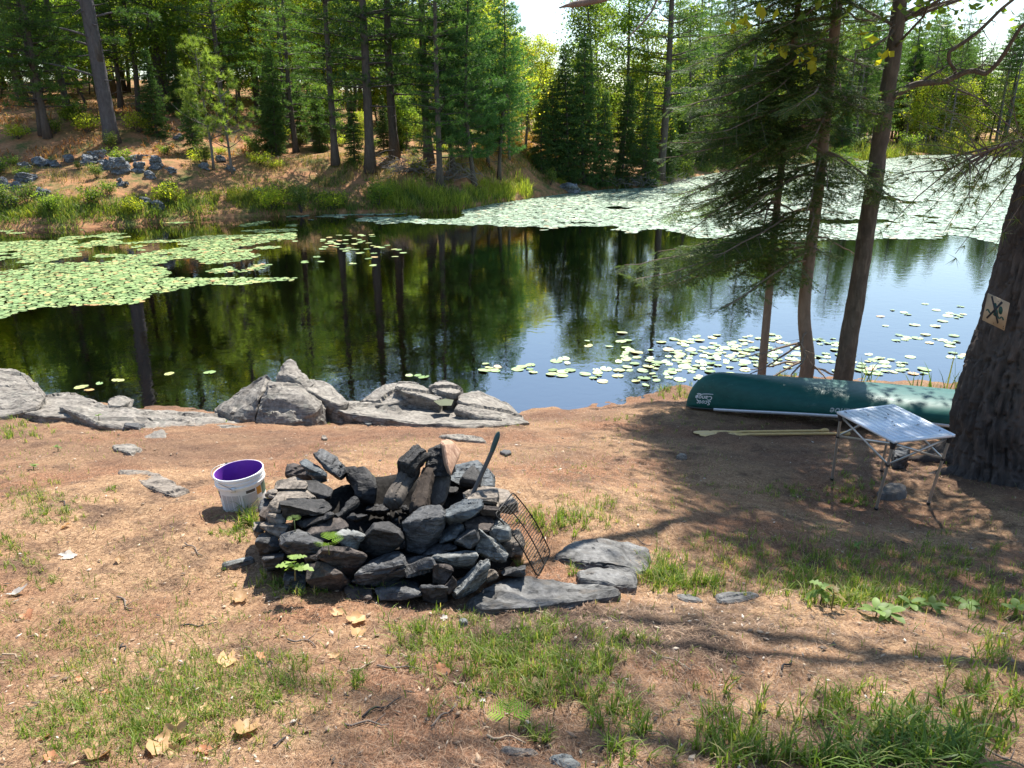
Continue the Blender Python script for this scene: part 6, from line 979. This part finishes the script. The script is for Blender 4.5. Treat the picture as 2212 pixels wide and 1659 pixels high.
# twigs
_tw = random.Random(9); TWB = simple("twig_grey", (.16, .125, .10), .9); TWD = simple("twig_dark", (.04, .033, .03), .9); TWL = simple("twig_pale", (.34, .26, .18), .9)
for k in range(34):
    vx, vy = [(652, 1387), (615, 1600), (30, 1420), (270, 1305), (430, 1355), (880, 1420), (860, 1445), (1060, 1505), (1000, 1485), (960, 1550), (825, 1530), (780, 1445), (1250, 1440), (1120, 1365), (1180, 1330), (1080, 1320), (1700, 1440), (1350, 1520), (2160, 1640), (1940, 1010), (1750, 1060), (420, 1190), (140, 1090), (730, 1230), (1330, 1345)][k] if k < 25 else (_tw.uniform(100, 2100), _tw.uniform(1120, 1640)); p = G(vx, vy); L_ = _tw.uniform(.06, .20); a = _tw.uniform(-1., 1.2); t = np.linspace(-.5, .5, 7); x = p[0] + np.cos(a) * L_ * t; y = p[1] + np.sin(a) * L_ * t + .015 * np.sin(t * 8 + k); z = terrain(x, y) + .008
    mb = MB(); mb.tube(np.stack([x - p[0], y - p[1], z - p[2]], 1), np.linspace(.0045, .0022, 7), 6)
    if k % 3 == 0: mb.tube(np.array([[x[4] - p[0], y[4] - p[1], z[4] - p[2]], [x[4] - p[0] + .03, y[4] - p[1] + .03, z[4] - p[2] + .012]]), [.0025, .001], 5)
    tag(mb.build("twig", [TWB, TWD, TWL][k % 3], None, True, p), ["short grey fallen twig on the needle litter", "short blackish fallen twig on the needle litter", "short pale fallen twig on the needle litter"][k % 3], "twig", ["grey twigs", "blackish twigs", "pale twigs"][k % 3] + " on the litter")
# ================================================================ small plants
OAKL = leafmat("oak_leaf", [(0, (.22, .34, .07)), (1, (.34, .46, .15))], .45); FERN = leafmat("fern_leaf", [(0, (.22, .42, .03)), (1, (.32, .50, .06))], .4); SEED = leafmat("seedling_leaf", [(0, (.12, .22, .05)), (1, (.24, .34, .10))], .45)
def lobed_leaf(mb, base, d, L_, wd, up, lobes=4):
    d = nrm(d); sd = nrm(np.cross(d, up)); n_ = 28; t = np.linspace(0, 1, n_); prof = np.sin(np.pi * np.clip(t * .93 + .05, 0, 1)) ** .7 * (1 - (.55 if lobes > 1 else 0) * (.5 + .5 * np.cos(t * lobes * 2 * np.pi)) ** 1.5) * wd; c = base + d * (t * L_)[:, None] + up * (-.25 * L_ * t ** 2)[:, None]
    Lf = c + sd * prof[:, None] + up * (.15 * prof)[:, None]; Rt = c - sd * prof[:, None] + up * (.15 * prof)[:, None]; k = np.arange(n_ - 1); mb.add(np.concatenate([Lf, c, Rt]), np.concatenate([np.stack([k, k + n_, k + n_ + 1, k + 1], 1), np.stack([k + n_, k + 2 * n_, k + 2 * n_ + 1, k + n_ + 1], 1)]))
def seedling(name, label, vx, vy, hgt, nl, L_, wd, mat, seed, lobes=4, dz=0., yd=None, cat="plant"):
    r = np.random.default_rng(seed); p = G(vx, vy) if yd is None else P_d(vx, vy, yd); root = empty(name, p, label, cat); mb = MB(); mb.tube([[0, 0, -.02], [.005, 0, hgt * .5], [0, .01, hgt]], [.004, .003, .002], 6); mb.build("stem", simple("green_stem", (.12, .12, .05), .7), root, True)
    for k in range(nl):
        a = k * 2.4 + r.uniform(-.4, .4); mb = MB(); h = hgt * r.uniform(.55, 1.); lobed_leaf(mb, np.array([0, 0, h]), np.array([math.cos(a), math.sin(a), r.uniform(-.5, .9)]), L_ * r.uniform(.7, 1.1), wd * r.uniform(.8, 1.1), np.array([0, 0, 1.]), lobes); mb.build("leaf", mat, root, True)
def fern(name, label, vx, vy, hgt, nf, mat, seed, yd=None, L_=.16, az=None):
    r = np.random.default_rng(seed); p = G(vx, vy) if yd is None else P_d(vx, vy, yd); root = empty(name, p, label, "fern"); mb = MB(); mb.tube([[0, 0, -.03], [0, 0, hgt]], [.003, .002], 5); mb.build("stem", simple("fern_stem", (.10, .13, .04), .7), root, True)
    for k in range(nf):
        a = (k * 6.28 / nf if az is None else az[k]) + r.uniform(-.15, .15); d = nrm(np.array([math.cos(a), math.sin(a), .5])); sd = np.array([-math.sin(a), math.cos(a), 0]); mb = MB()
        for t in np.linspace(.25, 1, 7):
            b0 = np.array([0, 0, hgt]) + d * L_ * t - np.array([0, 0, .25 * L_ * t * t]); ln = L_ * .46 * math.sin(math.pi * (t * .8 + .18)) + .006
            for s in (-1, 1): e = b0 + (sd * s + d * .45) * ln; q = d * ln * .085; mb.add(np.array([b0 - q * .6, b0 + q * .6, e + q * .2, e - q * .1, (b0 + e) / 2 + q]), [[0, 1, 4], [0, 4, 3], [4, 2, 3]])
        mb.build("frond", mat, root)
seedling("oak_seedling", "oak seedling with big lobed leaves growing out of the front left of the fire ring", *zf(355, 1040), .09, 7, .085, .026, OAKL, 301, 4, yd=3.0)
fern("fern", "bright green fern sprig growing between the stones of the fire ring", *zf(575, 860), .03, 4, FERN, 302, 3.0, .075, (.2, 5.2, 4.1, 1.6)); fern("fern", "small weed with thin leaves on the left rim of the fire ring", *zf(355, 720), .04, 4, SEED, 303, 3.3, .035)
fern("fern", "small green fern standing alone in the foreground litter", 1100, 1580, .05, 3, FERN, 304, None, .08, (.35, 1.5, 2.95)); seedling("maple_seedling", "pale green seedling with lobed leaves at the edge of the grassy hollow", 1770, 1310, .12, 10, .085, .026, SEED, 305, 3); seedling("maple_seedling", "slender seedling with reddish leaves beside the pale green one", 1795, 1316, .13, 5, .06, .018, leafmat("reddish_leaf", [(0, (.30, .22, .08)), (1, (.40, .32, .14))], .4), 306, 3)
for k, (vx, vy, lb) in enumerate([(1965, 1318, "broad leaved plant with upright leaves in the grassy hollow"), (2010, 1322, "broad leaved plant in the middle of the grassy hollow"), (2090, 1318, "broad leaved plant at the right end of the grassy hollow"), (1920, 1338, "low leafy plant at the front edge of the grassy hollow"), (1890, 1335, "low leafy plant, leftmost at the front edge of the grassy hollow"), (2190, 1330, "leafy plant at the right edge of the photo beside the hollow")]): seedling("leafy_plant", lb, vx, vy, .05, 6, .085, .02, SEED, 310 + k, 1)
for k, (vx, vy, lb, yd) in enumerate([(125, 975, "tiny seedling on the litter at the left", None), (213, 905, "small seedling on the low left shelf", 7.4), (72, 1015, "small weed at the left edge beside the litter", None), (1850, 1188, "small two leaved seedling in the right grass", None)]): seedling("weed", lb, vx, vy, .05, 5, .04, .011, SEED, 320 + k, 1, yd=yd)
# reeds by the big pine
def reed_clump(label, spots, seed, name="reed_clump"):
    r = np.random.default_rng(seed); root = empty(name, P_d(*spots[0][:2], spots[0][3]), label, "reeds"); o0 = np.array(root.location); b, h, w_ = [], [], []
    for vx, vy, top, yd in spots: p = P_d(vx, vy, yd); q = P_d(vx, top, yd); b.append(p - o0 + [0, 0, -.1]); h.append(q[2] - p[2] + .1); w_.append(.016)
    V, F = blades(np.array(b), np.array(h), np.array(w_), r, .18); mk("blade", V, F, LUSH, root)
_q = random.Random(5)
reed_clump("tall green reeds standing in the water left of the big pine", [(x + _q.uniform(-10, 10), 858, t, 9.0) for x, t in ((2010, 765), (2020, 790), (2035, 748), (2045, 770), (2055, 760), (2065, 735), (2075, 725), (2085, 775), (2095, 730), (2090, 760), (2050, 800), (2030, 805), (2070, 800))] + [(_q.uniform(1960, 2105), 862, _q.uniform(790, 830), 9.0) for _ in range(40)], 1)
reed_clump("thin reeds behind the dark leaning maple", [(1870 + _q.uniform(-14, 14), 835, _q.uniform(765, 800), 10.5) for _ in range(9)], 2)
# ================================================================ the far bank: grasses, reeds, shrubs, brush
def far_strip(n, x0, x1, s0, s1, h, wd, mat, label, seed, keep=None, name="shore_grass", bend=.45):
    r = np.random.default_rng(seed); x = r.uniform(x0, x1, n); y = ys_far(x) + s0 + (s1 - s0) * r.random(n); k = fbm(xyz(x, y), .7, 3, seed) > (-.2 if keep is None else keep); x, y = x[k], y[k]; b = np.stack([x, y, np.maximum(terrain(x, y), -.05) - .03], 1); hv = np.clip(1 + .9 * fbm(xyz(b[:, 0], b[:, 1]), .9, 3, seed + 20), .25, 2.); V, F = blades(b, h * hv * r.uniform(.3, 1.2, len(b)), np.full(len(b), wd), r, bend); tag(mk(name, V, F, mat), label, kind="stuff")
FARG = leafmat("shore_grass_green", [(0, (.06, .11, .025)), (.6, (.13, .19, .04)), (.9, (.24, .28, .07)), (1, (.36, .32, .12))], .45); FARY = leafmat("shore_grass_yellow", [(0, (.14, .20, .03)), (.6, (.27, .31, .05)), (1, (.40, .38, .08))], .5)
far_strip(22000, -28, 0, -.2, 1.5, .27, .022, FARG, "tall green grass along the far left waterline", 1, -1.2); far_strip(12000, -26, -9, .4, 2.2, .28, .022, FARY, "yellow green sedge on the far left shore", 2, -.8)
far_strip(9000, -6, 3.4, -.2, 2., .5, .02, FARY, "bright reeds at the grassy point", 3, -.1); far_strip(22000, -28, 2, 1.5, 6.5, .22, .018, DRYG, "dry yellow grass on the far bank", 4, -.05); far_strip(14000, -14, 2, .8, 5., .25, .02, FARG, "mossy green grass on the far bank", 7, .05)
far_strip(9000, 4, 40, -.3, 2., .6, .03, FARG, "grass and sedge along the shore behind the trio", 5, -.1); far_strip(14000, 34, 100, -.6, 5., 1.1, .06, FARY, "marsh reeds at the far right shore", 6, -.3)
far_strip(9000, -2, 5, 3, 10, .45, .04, leafmat("bracken", [(0, (.22, .20, .04)), (.45, (.42, .24, .07)), (1, (.52, .30, .12))], .4), "orange bracken on the slope behind the point", 8, -.2, "bracken", .8); far_strip(9000, -30, -12, 7, 18, .3, .04, leafmat("bracken_red", [(0, (.30, .13, .06)), (.6, (.45, .20, .09)), (1, (.5, .32, .14))], .35), "rusty bracken on the left hill", 9, .0, "bracken", .8)
def shrub(seed, h, w_, n, mat, size=.05, name="shrub"):
    r = np.random.default_rng(seed); root = empty(name, (0, 0, 0), "shrub", "shrub"); mb = MB(); tips = []
    for k in range(14):
        a = r.uniform(0, 6.28); e = np.array([math.cos(a) * w_ * r.uniform(.1, .9), math.sin(a) * w_ * r.uniform(.1, .9), h * r.uniform(.5, 1)]); mb.tube(np.stack([[0, 0, -.05], e * .5 + r.normal(0, .04, 3), e]), [.014, .009, .003], 4, False); tips.append(e); tips.append(e * .65)
    t = np.array(tips)[r.integers(0, len(tips), n)] + r.normal(0, .13, (n, 3)) * [w_ * 1.3, w_ * 1.3, h * .8]; V, F = leaves(t, size, r); mb.build("stems", BARK_D, root, True); mk("foliage", V, F, mat, root); return root
SHR = [shrub(1, .9, .6, 900, L_GRN, .045), shrub(2, .8, .7, 900, L_YEL, .045), shrub(3, 1., .6, 1000, FARG, .04)]
for k, (vx, vy, s, lb) in enumerate([(160, 268, 1.2, "leafy green shrub between the slim pine and the thick grey pine"), (190, 285, 1.1, "bright shrub left of the foot of the thick grey pine"), (60, 440, .8, "low green shrub among the outcrop rocks at the left"), (205, 445, .9, "small shrub on the left shore above the sedge"), (362, 440, 1.1, "dark green bush on the left shore, a grey rock beside it"), (210, 385, .6, "little yellow green bush below the outcrop rocks"), (235, 420, .6, "low bush on the litter under the outcrop rocks"), (590, 452, 1.2, "dark green bush at the waterline right of the outcrop"), (650, 456, 1.1, "bushy green clump at the waterline below the slender pine"), (820, 448, 1.2, "large dark clump at the waterline under the lichen barked pine"), (720, 458, 1.0, "green clump between two darker ones at the waterline"), (240, 325, .8, "pale leafy bush at the foot of the thick grey pine"), (120, 290, .8, "bush behind the twin stemmed pine"), (300, 285, 1.2, "shaded bush right of the thick grey pine"), (20, 455, 1.0, "yellow green bush at the left end of the far shore"), (110, 462, .9, "bush in the sedge of the left shore"), (290, 462, .8, "bush in the sedge beside the shore rock"),
        (1010, 330, .9, "yellow bush between the trunks of the soft pines"), (1150, 352, .8, "bush on the bracken slope"), (900, 372, .8, "bush by the brush heap"), (1190, 400, .9, "bush at the tip of the point"), (1480, 378, 1.4, "yellow green bush at the shore right of the spruces"), (1600, 350, 2.0, "big bush on the shore behind the slim fir"), (1700, 345, 2.2, "big bush on the shore behind the bent fir"), (1960, 330, 3.0, "yellow green bush at the far marsh edge"), (2060, 325, 3.4, "tall bush at the far marsh edge near the pine bough"), (1850, 338, 2.5, "bush at the far marsh edge behind the maple trunk"), (550, 330, 1., "bush right of the bright saplings"), (600, 300, 1.1, "bush at the shaded wood edge"), (700, 320, 1.2, "pale green bush left of the lichen barked pine")]):
    p = G(vx, vy); place(SHR[k % 3], (p[0], p[1], tz(p[0], p[1]) - .05), k * 1.3, s, lb)
_u = random.Random(21)
for k in range(34):
    x = _u.uniform(-26, -2); y = float(ys_far(np.array([x]))[0]) + _u.uniform(4.5, 15); s = _u.uniform(.4, 1.1); place(SHR[k % 3], (x, y, tz(x, y) - .05), k * .9, (s, s, s * .8), 'low leafy bush in the undergrowth of the far left slope', 'low bushes on the far left slope')
def brush(label, vx, vy, w_, h, n, seed):
    r = np.random.default_rng(seed); p = G(vx, vy); mb = MB()
    for k in range(n): a = r.uniform(0, 6.28); c = np.array([r.normal(0, w_ * .45), r.normal(0, .5), abs(r.normal(0, h * .45))]); d = np.array([math.cos(a), math.sin(a) * .6, r.normal(.1, .35)]) * r.uniform(.4, 1.1); mb.tube(np.stack([c - d * .5, c + r.normal(0, .06, 3), c + d * .5]), [.018, .012, .005], 4, False)
    tag(mb.build("brush_heap", TWIG, None, True, (p[0], p[1], tz(p[0], p[1]))), label, "brush heap")
brush("heap of dead grey brush under the lichen barked pine", 880, 372, 1.8, .8, 170, 1); brush("heap of dead branches right of the leaning thin pine", 985, 385, 1.2, .6, 90, 2); brush("tangle of dead branches at the shore below the dark spruces", 1340, 400, 2.6, .7, 200, 3); brush("grey dead branches on the hill right of the thick grey pine", 310, 235, 1.6, .7, 60, 4); brush("driftwood tangle at the shore left of the slim fir", 1450, 396, 1.6, .5, 90, 5)
